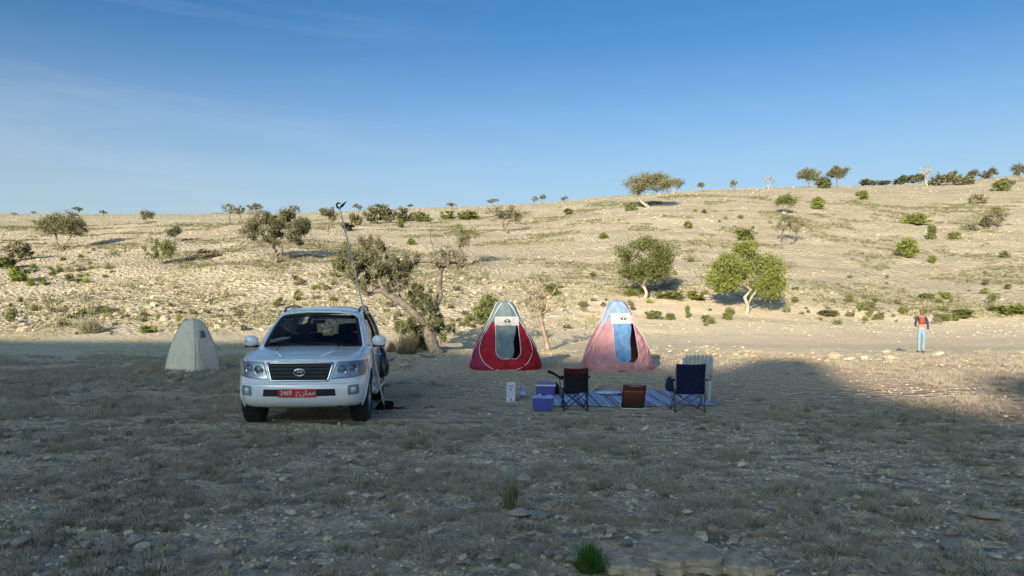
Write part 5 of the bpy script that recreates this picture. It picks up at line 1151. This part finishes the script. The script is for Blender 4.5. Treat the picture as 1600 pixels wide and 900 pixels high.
    skin_obj('jacket', [((0, 0, 1.13), (.150, .112)), ((0, 0, 1.30), (.162, .115)), ((0, 0, 1.41), (.12, .085)), ((0, .0, 1.46), (.062, .06)), ((-.17, 0, 1.38), .064), ((-.222, -.01, 1.24), .054), ((-.257, .02, 1.12), .048), ((-.19, .13, 1.04), .038), ((.17, 0, 1.38), .064), ((.227, -.01, 1.22), .054), ((.252, 0, 1.08), .046), ((.265, .03, .90), .036)],
             [(0, 1), (1, 2), (2, 3), (2, 4), (4, 5), (5, 6), (6, 7), (2, 8), (8, 9), (9, 10), (10, 11)], M_NV, t)
    b = MB()
    def fn(a, c): X = (a-.5)*.23*(.75+.35*math.sin(math.pi*min(1, c*1.1+.1))); return (X, -.105-.075*math.sin(math.pi*a)**.6*math.sin(math.pi*(.12+.76*c))-.0*c, 1.13+.27*c)
    b.grid(fn, 12, 12); b.build('backpack', M_OR, t, True, solid=.02)
    b = MB(); b.tube([(-.05, -.10, 1.44), (-.08, -.03, 1.47), (-.09, .08, 1.38), (-.09, .1, 1.25)], .016, 6); b.tube([(.05, -.10, 1.44), (.08, -.03, 1.47), (.09, .08, 1.38), (.09, .1, 1.25)], .016, 6); b.build('strap', M_OR, t, True)
    b = MB(); b.ell((0, -.012, 1.655), (.082, .092, .088), 18); b.ell((0, -.055, 1.57), (.062, .045, .085), 14); b.ell((0, -.08, 1.50), (.04, .03, .06), 10); b.build('hair', M_HR, t, True)
    for s in (-1, 1): b = MB(); b.ell((s*.078, .02, 1.61), (.012, .02, .03), 8); b.build('ear', M_SK, bd, True)
    b = MB(); b.ell((0, .105, 1.60), (.013, .02, .022), 8); b.build('nose', M_SK, bd, True)
    for s in (-1, 1): b = MB(); b.ell((s*.03, .088, 1.635), (.013, .008, .008), 8); b.build('eye', M_BLACK, bd, True)
    b = MB(); b.ell((0, .092, 1.555), (.024, .008, .006), 8); b.build('mouth', mat('lips', (.4, .12, .1), .5), bd, True)
    for s, X, Y in ((-1, -.128, .05), (1, .09, .07)): b = MB(); b.ell((X, Y, .04), (.052, .135, .048), 14); b.build('shoe', mat('brown_shoe', (.13, .05, .035), .6), t, True)
person()

# ---------------------------------------------------------------- the white car
M_PAINT = mat('white_paint', (.82, .82, .82), .22, var=.015, scale=2, coat=.8, spec=.5); M_DARKIN = mat('dark_interior', (.02, .02, .022), .8, var=.1); M_RUB = mat('tyre_rubber', (.025, .024, .024), .9, var=.2, scale=30, bump=.3)
M_CHR = mat('chrome', (.65, .66, .68), .15, metal=1., var=.02); M_SILV = mat('lamp_silver', (.55, .56, .58), .25, metal=.7, var=.15, scale=25); M_TRIM = mat('black_trim', (.02, .02, .022), .55, var=.1); M_RAIL = mat('rail_grey', (.16, .15, .14), .4, metal=.4, var=.05)
def glass_mat(name, tint, rough=.02):
    m = bpy.data.materials.new(name); m.use_nodes = True; n = m.node_tree.nodes; l = m.node_tree.links; n.clear(); o = n.new('ShaderNodeOutputMaterial'); t = n.new('ShaderNodeBsdfTransparent'); t.inputs[0].default_value = (*tint, 1)
    g_ = n.new('ShaderNodeBsdfGlossy'); g_.inputs[1].default_value = rough; fr = n.new('ShaderNodeFresnel'); fr.inputs[0].default_value = 1.5; ms = n.new('ShaderNodeMixShader'); l.new(fr.outputs[0], ms.inputs[0]); l.new(t.outputs[0], ms.inputs[1]); l.new(g_.outputs[0], ms.inputs[2]); l.new(ms.outputs[0], o.inputs[0]); return m
M_WIND = glass_mat('windscreen_glass', (.30, .36, .40)); M_SIDEG = glass_mat('side_glass', (.22, .26, .27)); M_LENS = glass_mat('lamp_glass', (.80, .84, .88))

CX, CY = -3.20, 11.62; cz_ = G(-3.4, 13.5)-.02
car = thing('parked_car', 'white four-wheel-drive car with a red number plate parked beside the camp', 'car', (CX, CY, cz_), R(5.5))
OX = [0, .2, .40, .56, .68, .78, .86, .915, .95, .968, .978, .985, .985, .98, .975, .975, .975, .98, .985, .98, .965, .94, .90, .82, .65, .40, 0]
OY = [0, .004, .018, .042, .075, .125, .20, .29, .40, .52, .66, .85, 1.1, 1.4, 1.8, 2.3, 2.9, 3.4, 3.8, 4.2, 4.5, 4.68, 4.79, 4.87, 4.92, 4.945, 4.95]
def lev(z, top=1.1):
    zs = [.32, .36, .42, .50, .66, .70, .74, .80, .95, 1.02, 1.06]
    dy = [.16, .09, .03, .0, .0, .02, .05, .065, .095, .125, .17]
    sc = [.90, .945, .975, .99, 1.0, 1.0, .998, .995, .985, .975, .96]
    return float(np.interp(z, zs, dy)), float(np.interp(z, zs, sc))
def ztop(y): return float(np.interp(y, [0, .15, .3, .7, 1.2, 1.5, 2.0, 3.5, 4.95], [1.015, 1.035, 1.06, 1.11, 1.165, 1.20, 1.215, 1.235, 1.235]))
def fade(y): return max(0., 1-y/.9)
FXs, FYs = np.array(OX), np.array(OY)
kk = np.linspace(0, len(OX)-1, 105); SX = np.interp(kk, range(len(OX)), FXs); SY = np.interp(kk, range(len(OX)), FYs)
def smooth1(A, keep):
    for _ in range(3):
        B = A.copy(); B[1:-1] = (A[:-2]+2*A[1:-1]+A[2:])/4; A = B
    return A
SX = smooth1(SX, 0); SY = smooth1(SY, 0); SX[0] = SX[-1] = 0
def skinp(i, v, z):  # side skin point for station i
    dy, s_ = lev(z); x = SX[i]*s_; y = SY[i]+dy*fade(SY[i])-.02*max(0, (z-.8))*(SY[i] > 4.5)
    if SY[i] > 1.3: x = SX[i]*float(np.interp(z, [.32, .45, .6, .95, 1.24], [.93, .975, .99, 1.0, .955]))
    elif SY[i] > .9: 
        k = (SY[i]-.9)/.4; x = x*(1-k)+SX[i]*k*float(np.interp(z, [.32, .45, .6, .95, 1.24], [.93, .975, .99, 1.0, .955]))
    # swollen arches
    for yc in (.92, 3.77):
        x += .018*math.exp(-((SY[i]-yc)/.42)**2)*math.exp(-((z-.72)/.22)**2)
    return x, y
def front_y(x, z):
    dy, s_ = lev(z); y = float(np.interp(abs(x)/s_, SX[:45], SY[:45])); return y+dy*fade(y)
ZL = [.32, .36, .42, .50, .58, .66, .70, .74, .80, .88]
bm = bmesh.new(); rings = []
for i in range(len(SX)):
    zt = ztop(SY[i]); zz = ZL+[.88+(zt-.02-.88)*f for f in (.35, .7, .92, 1.0)]
    side = [(*skinp(i, 0, z), z) for z in zz]; L_ = [(-x, y, z) for x, y, z in side]; xe, ye, ze = side[-1]; top = []
    nt2 = 16
    for j in range(1, nt2):
        f = j/nt2; X = -xe+2*xe*f; a = 1-(2*f-1)**2; crown = .02+.035*a**.6
        if SY[i] < 1.4: crown += .016*float(sst(0, .10, .50-abs(X)))*min(1, SY[i]*2)-.0
        top.append((X, ye+(-.04*a*(xe/.98) if SY[i] < .3 else 0), ze+crown*min(1, xe*3)))
    rings.append([bm.verts.new(p) for p in L_+top+side[::-1]])
nR = len(rings[0])
for i in range(len(rings)-1):
    for j in range(nR):
        a, b, c, d = rings[i][j], rings[i][(j+1) % nR], rings[i+1][(j+1) % nR], rings[i+1][j]
        try: bm.faces.new((a, b, c, d))
        except ValueError: pass
bmesh.ops.remove_doubles(bm, verts=bm.verts, dist=.0008); bmesh.ops.recalc_face_normals(bm, faces=bm.faces)
bmesh.ops.holes_fill(bm, edges=[e for e in bm.edges if e.is_boundary], sides=80)
me = bpy.data.meshes.new('body'); bm.to_mesh(me); bm.free(); me.materials.append(M_PAINT); me.materials.append(M_DARKIN); body = link('body', me, car)
def cutter(fn):
    b = MB(); fn(b); o = b.build('cut', M_DARKIN); return o
cuts = []
for yc in (.92, 3.77):
    for s in (-1, 1):
        cuts.append(cutter(lambda b: b.lathe((s*.80, yc, .40), [(0, -.28), (.475, -.28), (.475, .35), (0, .35)], 40, axis='X')))
cuts.append(cutter(lambda b: b.box((0, 3.08, 1.25), (1.66, 3.30, 1.1))))
for c_ in cuts:
    c_.parent = car; md = body.modifiers.new('cut', 'BOOLEAN'); md.object = c_; md.operation = 'DIFFERENCE'; md.solver = 'EXACT'
bpy.context.view_layer.update(); dg = bpy.context.evaluated_depsgraph_get(); m2 = bpy.data.meshes.new_from_object(body.evaluated_get(dg)); body.modifiers.clear(); body.data = m2; m2.name = 'body'
for c_ in cuts: bpy.data.objects.remove(c_)
while len(m2.materials) < 2: m2.materials.append(M_DARKIN)
for p_ in m2.polygons:
    c = p_.center; k = 0
    if abs(c.x) < .835 and 1.42 < c.y < 4.74 and .69 < c.z < 1.3 and (abs(p_.normal.z) < .3 or c.z < .8): k = 1
    for yc in (.92, 3.77):
        r_ = math.hypot(c.y-yc, c.z-.40)
        if r_ < .4765 and .50 < abs(c.x) < 1.05 and (p_.normal.y*(c.y-yc)+p_.normal.z*(c.z-.4) < 0 or abs(c.x) < .55): k = 1
    if c.z < .33: k = 1
    p_.material_index = k; p_.use_smooth = (k == 0)
try: 
    m2.set_sharp_from_angle(angle=R(32))
except Exception as e: pass
def P_(b, name, m, parent=None, **k): return b.build(name, m, parent or car, **k)
# underside
b = MB(); b.box((0, 2.5, .40), (1.10, 4.2, .18)); P_(b, 'chassis', M_DARKIN); b = MB(); b.tube([(-.7, .92, .36), (.7, .92, .36)], .05, 8); P_(b, 'axle', M_DARKIN); b = MB(); b.tube([(-.7, 3.77, .38), (.7, 3.77, .38)], .07, 8); P_(b, 'axle', M_DARKIN)
b = MB(); b.box((0, .30, .36), (1.25, .22, .10)); P_(b, 'skid_plate', M_TRIM, bevel=.02)
# wheels
for yc in (.92, 3.77):
    for s in (-1, 1):
        b = MB(); X = s*.835; b.lathe((X, yc, .395), [(.235, -.13), (.29, -.145), (.35, -.145), (.385, -.125), (.397, -.09), (.397, .09), (.385, .125), (.35, .145), (.29, .145), (.235, .13)], 44, axis='X')
        for k in range(44):
            a = 2*math.pi*k/44
            for q in (-1, 1): b.box((X+q*.055, yc+.398*math.cos(a+q*.04), .395+.398*math.sin(a+q*.04)), (.085, .030, .014), M=Matrix.Rotation(a-math.pi/2, 3, 'X') )
        wh = P_(b, 'wheel', M_RUB)
        b = MB(); b.lathe((X, yc, .395), [(.24, -.12), (.225, -.1), (.225, .10*s), (.24, .13*s)] if s > 0 else [(.24, .12), (.225, .1), (.225, -.10), (.24, -.13)], 32, axis='X'); b.lathe((X, yc, .395), [(0, s*.06), (.225, s*.03)], 24, axis='X')
        for k in range(6):
            a = 2*math.pi*k/6; b.box((X+s*.09, yc+.125*math.cos(a), .395+.125*math.sin(a)), (.03, .235, .055), M=Matrix.Rotation(a, 3, 'X'))
        b.lathe((X, yc, .395), [(0, s*.115), (.05, s*.11), (.06, s*.08)], 16, axis='X'); P_(b, 'rim', M_SILV, wh, smooth=False)
# greenhouse
BZ = lambda y: ztop(y)
def roofhw(y): return float(np.interp(y, [2.0, 2.3, 3, 4, 4.75], [.645, .672, .69, .675, .635]))
def roofz(y): return float(np.interp(y, [1.98, 2.2, 2.6, 3.1, 3.7, 4.3, 4.75], [1.690, 1.735, 1.775, 1.79, 1.785, 1.765, 1.72]))
def side(y, f, off=0.):  # point on the glasshouse side: f 0 belt, 1 roof edge
    xb = float(np.interp(y, [1.3, 1.6, 2.2, 3.5, 4.7], [.86, .895, .915, .915, .865])); return Vector(((xb+(roofhw(y)+.035-xb)*f+.035*math.sin(math.pi*f))+off, y, BZ(y)-.02+(roofz(y)-.045-BZ(y)+.02)*f))
b = MB()
def roof(a, c):
    y = 2.04+2.70*c; h = roofhw(y); q = 2*a-1; X = h*q; zc = .052*(1-abs(q)**2.2); ed = max(0, abs(q)-.93)/.07
    yy = y-.055*(1-q*q)*(1-c)**6+.05*(1-q*q)*c**8
    return (X*(1+.05*ed), yy, roofz(y)+zc-.055*ed)
b.grid(roof, 40, 40); rf = P_(b, 'roof', M_PAINT, smooth=True); md = rf.modifiers.new('solid', 'SOLIDIFY'); md.thickness = .03; md.offset = -1 if False else 1
md.offset = -1
# windscreen
def ws(a, c, off=0.):
    q = 2*a-1; xb = .815-.16*c; yb = 1.21+.15*q*q; yt = 2.01+.085*q*q; zb = 1.195-.012*q*q; zt = 1.722-.035*q*q
    f = c; y = yb+(yt-yb)*f; z = zb+(zt-zb)*f+.03*math.sin(math.pi*f); return (q*xb, y-off*.7, z+off*.7)
b = MB(); b.grid(lambda a, c: ws(a, c), 20, 10, flip=True); P_(b, 'windscreen', M_WIND, smooth=True)
b = MB()
for (a0, a1, c0, c1) in ((0, 1, .93, 1.0), (0, .035, 0, 1), (.965, 1, 0, 1), (0, 1, -.03, .045)):
    b.grid(lambda a, c, a0=a0, a1=a1, c0=c0, c1=c1: ws(a0+(a1-a0)*a, c0+(c1-c0)*c, .005), 20, 10, flip=True)
P_(b, 'windscreen_border', M_TRIM, smooth=True)
for s in (-1, 1):   # A pillars
    b = MB(); pts = []
    n = 10
    def ap(f, w_):
        p = Vector(ws(0 if s < 0 else 1, f)); q2 = side(p.y+.13-.03*f, min(1, max(0, (p.z-1.2)/.48)*1.0)); q2.x *= s
        return p+(q2-p)*w_ + Vector((s*.008, -.004, .006))
    b.grid(lambda a, c: ap(a*1.02-.02, c), n, 3, flip=(s < 0)); P_(b, 'pillar', M_PAINT, smooth=True, solid=.03)
    b = MB(); b.grid(lambda a, c: [((q := side(1.42+.72*min(1, c)*(1-a)+a*3.26, c*.97, -.012)).x*s, q.y, q.z) for _ in (0,)][0], 30, 8, flip=(s > 0)); P_(b, 'side_glass', M_SIDEG, smooth=True)
    for (y0, y1, w_) in ((2.78, 2.84, .07), (3.66, 3.66, .07), (4.42, 4.30, .26)):
        b = MB(); b.grid(lambda a, c: [((q := side(y0+(y1-y0)*c+(a-.5)*w_, c, .002)).x*s, q.y, q.z) for _ in (0,)][0], 3, 8, flip=(s > 0)); P_(b, 'pillar', M_TRIM if w_ < .1 else M_PAINT, smooth=True, solid=.02)
    b = MB(); b.tube([((q := side(y, 1.0, -.01)).x*s, q.y, q.z+.005) for y in np.linspace(2.12, 4.72, 24)], .030, 8); P_(b, 'roof_rail_base', M_PAINT, smooth=True)
    b = MB(); pts = [((q := side(y, 1.0, -.055)).x*s, q.y, q.z+h) for y, h in ((2.30, .03), (2.36, .085), (2.5, .115), (3.0, .13), (3.7, .13), (4.2, .11), (4.34, .085), (4.42, .03))]; b.tube(pts, .020, 8)
    for k in (2.42, 3.35, 4.28): q = side(k, 1., -.055); b.box((q.x*s, q.y, q.z+.055), (.03, .10, .08))
    P_(b, 'roof_rail', M_RAIL, smooth=True)
    b = MB(); b.tube([((q := side(y, .0, .012)).x*s, q.y, q.z+.0) for y in np.linspace(1.45, 4.6, 30)], .010, 6); P_(b, 'window_trim', M_CHR, smooth=True)
    # mirrors
    b = MB(); b.box((s*.93, 1.62, 1.185), (.16, .06, .045), rz=0); P_(b, 'mirror_arm', M_TRIM, bevel=.01)
    b = MB(); b.ell((s*1.075, 1.60, 1.275), (.125, .075, .105), 20, M=Matrix.Rotation(.12*s, 3, 'Y')); b.v = [(s*1.075+(x-s*1.075)*(1.0), y, max(1.275-.088, min(1.275+.095, z))) for x, y, z in b.v]; mr_ = P_(b, 'mirror', M_PAINT, smooth=True)
    b = MB(); b.box((s*1.075, 1.605, 1.19), (.20, .11, .035), taper=.9); P_(b, 'mirror_foot', M_TRIM, mr_, bevel=.01); b = MB(); b.box((s*1.14, 1.53, 1.285), (.08, .02, .018)); P_(b, 'indicator', mat('indicator_clear', (.7, .6, .45), .3), mr_, bevel=.004)
    # door seams and handles, side step, arch lips
    for y in (1.52, 2.78, 3.62):
        b = MB(); b.tube([((skp := skinp(int(np.argmin(abs(SY-y)+(SX < .9)*9)), 0, z))[0]*s*1.001, y+(.0 if y < 3.6 else -.12*max(0, .75-z)*3), z) for z in np.linspace(.42, ztop(y)-.03, 12)], .005, 5); P_(b, 'door_seam', M_TRIM)
    for y in (2.55, 3.42):
        b = MB(); b.tube([(s*.985, y-.09, .99), (s*1.02, y-.07, .995), (s*1.02, y+.07, .995), (s*.985, y+.09, .99)], .014, 8); P_(b, 'door_handle', M_CHR, smooth=True)
    b = MB(); b.box((s*.95, 2.36, .40), (.20, 1.75, .06)); P_(b, 'side_step', M_SILV, bevel=.02)
    for yc in (.92, 3.77):
        b = MB(); pts = []
        for k in range(21):
            a = math.pi*(-.06+1.12*k/20); y = yc+.478*math.cos(a); z = .40+.478*math.sin(a); xx = skinp(int(np.argmin(abs(SY-y)+(SX < .5)*9)), 0, max(.34, z))[0]; pts.append((s*(xx+.004), y, z))
        b.tube(pts, .014, 6); P_(b, 'wheel_arch_lip', M_PAINT, smooth=True)
# fascia: grille, lamps, intake, fog lamps, plate
def fpatch(b, poly_fn, nu, nv, off=.006, flip=False):
    def fn(a, c): x, z = poly_fn(a, c); return (x, front_y(x, z)-off, z)
    b.grid(fn, nu, nv, flip=flip)
def closed_tube(fn, r, n=60): return [fn(k/n) for k in range(n+1)]
def gr(a, c): hw = .415+.075*c-.02*max(0, c-.8)*5*.3; return (2*a-1)*hw, .735+.262*c
b = MB(); fpatch(b, gr, 24, 8, .004, flip=True); gl_ = P_(b, 'grille', M_TRIM)
for c_ in (.16, .36, .57, .78):
    b = MB(); pts = []
    b.grid(lambda a, c, c_=c_: ((x := gr(.03+.94*a, c_+.10*(c-.5))[0]), front_y(x, gr(.5, c_)[1])-.010-.018*math.sin(math.pi*c), gr(.5, c_+.10*(c-.5))[1]), 24, 4, flip=True); P_(b, 'grille_bar', M_TRIM, gl_, smooth=True)
b = MB()
per = [gr(a, 0) for a in np.linspace(0, 1, 20)]+[gr(1, c) for c in np.linspace(0, 1, 8)]+[gr(a, 1) for a in np.linspace(1, 0, 20)]+[gr(0, c) for c in np.linspace(1, 0, 8)]
b.tube([(x, front_y(x, z)-.014, z) for x, z in per], .0165, 8, cap=False); P_(b, 'grille_frame', M_CHR, gl_, smooth=True)
# emblem: two crossed rings in an outer ring
b = MB(); ez = .862; ey = front_y(0, ez)-.045
def ringt(cx, cz, rx, rz, r): b.tube([(cx+rx*math.cos(q), ey, cz+rz*math.sin(q)) for q in np.linspace(0, 2*math.pi, 33)], r, 6, cap=False)
ringt(0, ez, .082, .054, .0085); ringt(0, ez-.006, .028, .046, .006); ringt(0, ez+.022, .060, .020, .006); P_(b, 'emblem', M_CHR, gl_, smooth=True)
for s in (-1, 1):
    def hl(a, c, s=s):
        xi = .47+.085*(c); xo = .955-.012*(1-c); zb = .765+.04*a**2; zt = 1.005+.035*a-.02*a*a; x = xi+(xo-xi)*a
        if c < .35 and a < .2: pass
        return s*x*1.0, zb+(zt-zb)*c
    def on(x, z, off): # offset along the curved corner
        i = int(np.argmin(abs(SX[:50]-abs(x)/lev(z)[1]))); tx = SX[i+1]-SX[i-1] if 0 < i < 60 else 1; ty = SY[i+1]-SY[i-1] if 0 < i < 60 else 0; Ln = math.hypot(tx, ty)+1e-9
        return (x+(1 if x > 0 else -1)*ty/Ln*off, front_y(x, z)-tx/Ln*off, z)
    b = MB(); b.grid(lambda a, c: on(*hl(a, c), .005), 24, 8, flip=(s > 0)); h_ = P_(b, 'headlight', M_SILV, smooth=True)
    for (a_, c_, r_) in ((.24, .50, .068), (.60, .54, .060)):
        b = MB(); x, z = hl(a_, c_); p = Vector(on(x, z, .0)); nrm = (Vector(on(x, z, .1))-p).normalized(); M = nrm.to_track_quat('Z', 'Y').to_matrix()
        b.lathe((0, 0, 0), [(r_*1.12, .006), (r_*1.1, .016), (r_, .018), (r_*.9, .008), (r_*.72, .006)], 24); b.v = [tuple(M @ Vector(v)+p) for v in b.v]; P_(b, 'lamp_ring', M_CHR, h_, smooth=True)
        b = MB(); b.lathe((0, 0, 0), [(r_*.74, .006), (r_*.62, .018), (r_*.35, .027), (0, .031)], 24); b.v = [tuple(M @ Vector(v)+p) for v in b.v]; P_(b, 'lamp_lens', mat('lens_grey', (.26, .28, .31), .12, spec=.9, coat=.5), h_, smooth=True)
    b = MB(); b.grid(lambda a, c: on(*hl(.80+.18*a, .12+.76*c), .012), 5, 5, flip=(s > 0)); P_(b, 'turn_signal', mat('turn_clear', (.62, .62, .64), .2, var=.1, scale=60), h_, smooth=True)
    b = MB(); ed = [hl(a, 0) for a in np.linspace(0, 1, 16)]+[hl(1, c) for c in np.linspace(0, 1, 6)]+[hl(a, 1) for a in np.linspace(1, 0, 16)]+[hl(0, c) for c in np.linspace(1, 0, 6)]; b.tube([on(x, z, .006) for x, z in ed], .0055, 6, cap=False); P_(b, 'lamp_edge', mat('lamp_gap', (.18, .18, .19), .5), h_, smooth=True)
    b = MB(); b.grid(lambda a, c: on(*hl(.01+.98*a, .02+.96*c), .036), 24, 8, flip=(s > 0)); P_(b, 'lamp_cover', M_LENS, h_, smooth=True)
    # fog lamp pocket
    b = MB()
    def fg(a, c, s=s): return s*(.715+.145*a), .515+.135*c+.01*a
    b.grid(lambda a, c: on(*fg(a, c), .004), 8, 6, flip=(s > 0)); f_ = P_(b, 'fog_light', mat('fog_bezel', (.22, .23, .25), .45), smooth=True)
    ed = [fg(a, 0) for a in np.linspace(0, 1, 8)]+[fg(1, c) for c in np.linspace(0, 1, 6)]+[fg(a, 1) for a in np.linspace(1, 0, 8)]+[fg(0, c) for c in np.linspace(1, 0, 6)]; b = MB(); b.tube([on(x, z, .006) for x, z in ed], .008, 6, cap=False); P_(b, 'bezel_edge', M_SILV, f_, smooth=True)
    b = MB(); x, z = s*.785, .585; p = Vector(on(x, z, .006)); nrm = (Vector(on(x, z, .1))-Vector(on(x, z, 0))).normalized(); M = nrm.to_track_quat('Z', 'Y').to_matrix(); b.lathe((0, 0, 0), [(.052, 0), (.052, .012), (.044, .012), (.03, .02), (0, .024)], 20); b.v = [tuple(M @ Vector(v)+p) for v in b.v]; P_(b, 'fog_lens', mat('fog_glass', (.62, .64, .66), .15, metal=.3), f_, smooth=True)
b = MB(); fpatch(b, lambda a, c: ((2*a-1)*(.54-.015*c), .505+.105*c), 24, 4, .004, flip=True); it = P_(b, 'bumper_intake', M_TRIM)
for zz_ in (.53, .56, .59): b = MB(); b.tube([(x, front_y(x, zz_)-.010, zz_) for x in np.linspace(-.52, .52, 16)], .006, 6); P_(b, 'intake_bar', M_BLACK, it, smooth=True)
b = MB(); b.tube([(x, front_y(x, .685)+.002, .685) for x in np.linspace(-.93, .93, 60)], .004, 5); P_(b, 'bumper_crease', mat('panel_gap', (.35, .35, .36), .6))
b = MB(); b.tube([(x, front_y(x, 1.012)+.004, 1.014) for x in np.linspace(-.90, .90, 60)], .0045, 5); P_(b, 'bonnet_gap', mat('panel_gap', (.22, .22, .23), .6))
for s in (-1, 1):
    b = MB(); b.tube([(s*float(np.interp(y, [.13, .5, 1.2], [.80, .87, .86])), y, ztop(y)+.012+.0*y) for y in np.linspace(.16, 1.25, 20)], .004, 5); P_(b, 'bonnet_gap', mat('panel_gap', (.22, .22, .23), .6))
    b = MB(); b.tube([(s*.30, .22, 1.105), (s*.44, .5, 1.168), (s*.50, 1.1, 1.232)], .012, 6); b.v = [(x, y, z-.014) for x, y, z in b.v]; P_(b, 'bonnet_crease', M_PAINT, smooth=True)
b = MB(); b.grid(lambda a, c: ((2*a-1)*.80, 1.13+.10*c+.15*(2*a-1)**2, 1.225-.01*c-.02*(2*a-1)**2), 20, 3, flip=True); P_(b, 'cowl', M_TRIM, smooth=True)
for (x0_, x1_) in ((.62, -.08), (-.02, -.66)):
    b = MB(); b.tube([(x0_, 1.22+.15*(x0_/.82)**2, 1.222), (x1_, 1.27+.15*(x1_/.82)**2, 1.262)], .009, 6); P_(b, 'wiper', M_TRIM, smooth=True)
# plate
PX = -.02; py = front_y(0, .555)-.022
b = MB(); b.box((PX, py, .556), (.56, .012, .118)); pl = P_(b, 'number_plate', mat('plate_red', (.55, .015, .02), .45, var=.03), bevel=.003)
def text(s_, x, z, size, sx=1.):
    cu = bpy.data.curves.new('letters', 'FONT'); cu.body = s_; cu.size = size; cu.align_x = 'CENTER'; cu.align_y = 'CENTER'; cu.extrude = .001; cu.offset = .0015
    o = bpy.data.objects.new('letters', cu); S.collection.objects.link(o); bpy.context.view_layer.update(); me_ = bpy.data.meshes.new_from_object(o.evaluated_get(bpy.context.evaluated_depsgraph_get())); bpy.data.objects.remove(o)
    me_.materials.clear(); me_.materials.append(M_WHITE); q = link('plate_lettering', me_, pl, (x, py-.0075, z), (R(90), 0, 0), (sx, 1, 1)); return q
text('3469', PX-.165, .556, .105, .82)
text('\uFEEE\uFE8F' if False else '\u0628', PX+.005, .580, .055); text('\u0648', PX-.01, .54, .06)
text('\uFEE5\uFE8E\uFEE4\uFECB', PX+.155, .556, .10, 1.2)
# interior
b = MB(); b.box((0, 1.60, 1.12), (1.60, .50, .20), taper=.92); P_(b, 'dashboard', M_DARKIN, bevel=.05); b = MB(); b.tube([(.38+.19*math.cos(q), 2.02-.05*math.sin(q), 1.17+.17*math.sin(q)) for q in np.linspace(0, 2*math.pi, 25)], .016, 8, cap=False); b.tube([(.38, 1.8, 1.08), (.38, 2.0, 1.17)], .03, 8); b.tube([(.2, 2.02, 1.17), (.56, 2.02, 1.17)], .018, 6); P_(b, 'steering_wheel', M_DARKIN, smooth=True)
M_SEAT = mat('grey_seat', (.035, .05, .052), .8, var=.1)
for (sx_, sy_, w_) in ((-.38, 2.45, .50), (.38, 2.45, .50), (-.38, 3.35, .55), (.38, 3.35, .55)):
    b = MB(); b.box((sx_, sy_+.05, 1.06), (w_, .15, .62), M=Matrix.Rotation(-.18, 3, 'X'), taper=.85); b.box((sx_, sy_-.25, .80), (w_, .5, .16)); se = P_(b, 'car_seat', M_SEAT, bevel=.04); b = MB(); b.box((sx_, sy_+.13, 1.46), (.26, .10, .17), M=Matrix.Rotation(-.18, 3, 'X'), taper=.85); P_(b, 'headrest', M_SEAT, se, bevel=.03)
b = MB(); b.box((0, 1.98, 1.60), (.22, .02, .06)); P_(b, 'rear_view_mirror', M_DARKIN, bevel=.01); b = MB(); b.box((0, 3.3, 1.735), (1.18, 2.4, .02)); P_(b, 'headliner', mat('headliner', (.35, .34, .32), .9))
# tail: rear frame, glass, lamps, bumper, spare
b = MB()
def rg(a, c): q = 2*a-1; return (q*(.78-.17*c), 4.90-.17*c-.05*q*q, 1.23+.44*c)
b.grid(lambda a, c: rg(.04+.92*a, .04+.86*c), 12, 6); P_(b, 'rear_window', M_WIND, smooth=True)
b = MB()
for (a0, a1, c0, c1) in ((0, .06, 0, 1), (.94, 1, 0, 1), (0, 1, -.05, .05), (0, 1, .9, 1.06)): b.grid(lambda a, c: rg(a0+(a1-a0)*a, c0+(c1-c0)*c), 12, 4)
P_(b, 'tailgate_frame', M_PAINT, smooth=True, solid=.03)
for s in (-1, 1): b = MB(); b.box((s*.86, 4.72, 1.0), (.16, .18, .30)); P_(b, 'tail_light', mat('tail_red', (.45, .02, .02), .25), bevel=.03)
b = MB(); b.box((0, 4.93, .55), (1.7, .10, .22)); P_(b, 'rear_bumper', M_PAINT, bevel=.03)
# black bag hanging on the rear door
bx = thing('bin_bag', 'full black plastic bag hanging on the side of the white car', 'bag', (CX+1.13-.50, CY+3.45, cz_+.50), R(5)); g = np.random.default_rng(4); b = MB()
def bag(a, c):
    q = 2*math.pi*a; r = (.05+.20*math.sin(math.pi*min(1, (1-c)*.78+.0))**.8 if c < .985 else .03)*(1+.13*math.sin(5*q+4*c)+.07*math.sin(11*q-9*c)); r = r*(1 if c > .03 else .6); return (r*.62*math.cos(q), r*1.1*math.sin(q), .60*c+.012*math.sin(9*q)*(1-c))
b.grid(bag, 48, 24); bo = b.build('sack', mat('black_polythene', (.012, .013, .02), .32, var=.1, bump=.5, bscale=10, spec=.6), bx, True); b = MB(); b.tube([(0, 0, .58), (-.03, .02, .66), (-.06, 0, .72)], [.03, .02, .012], 8); b.build('tied_neck', M_BLACK, bx, True)
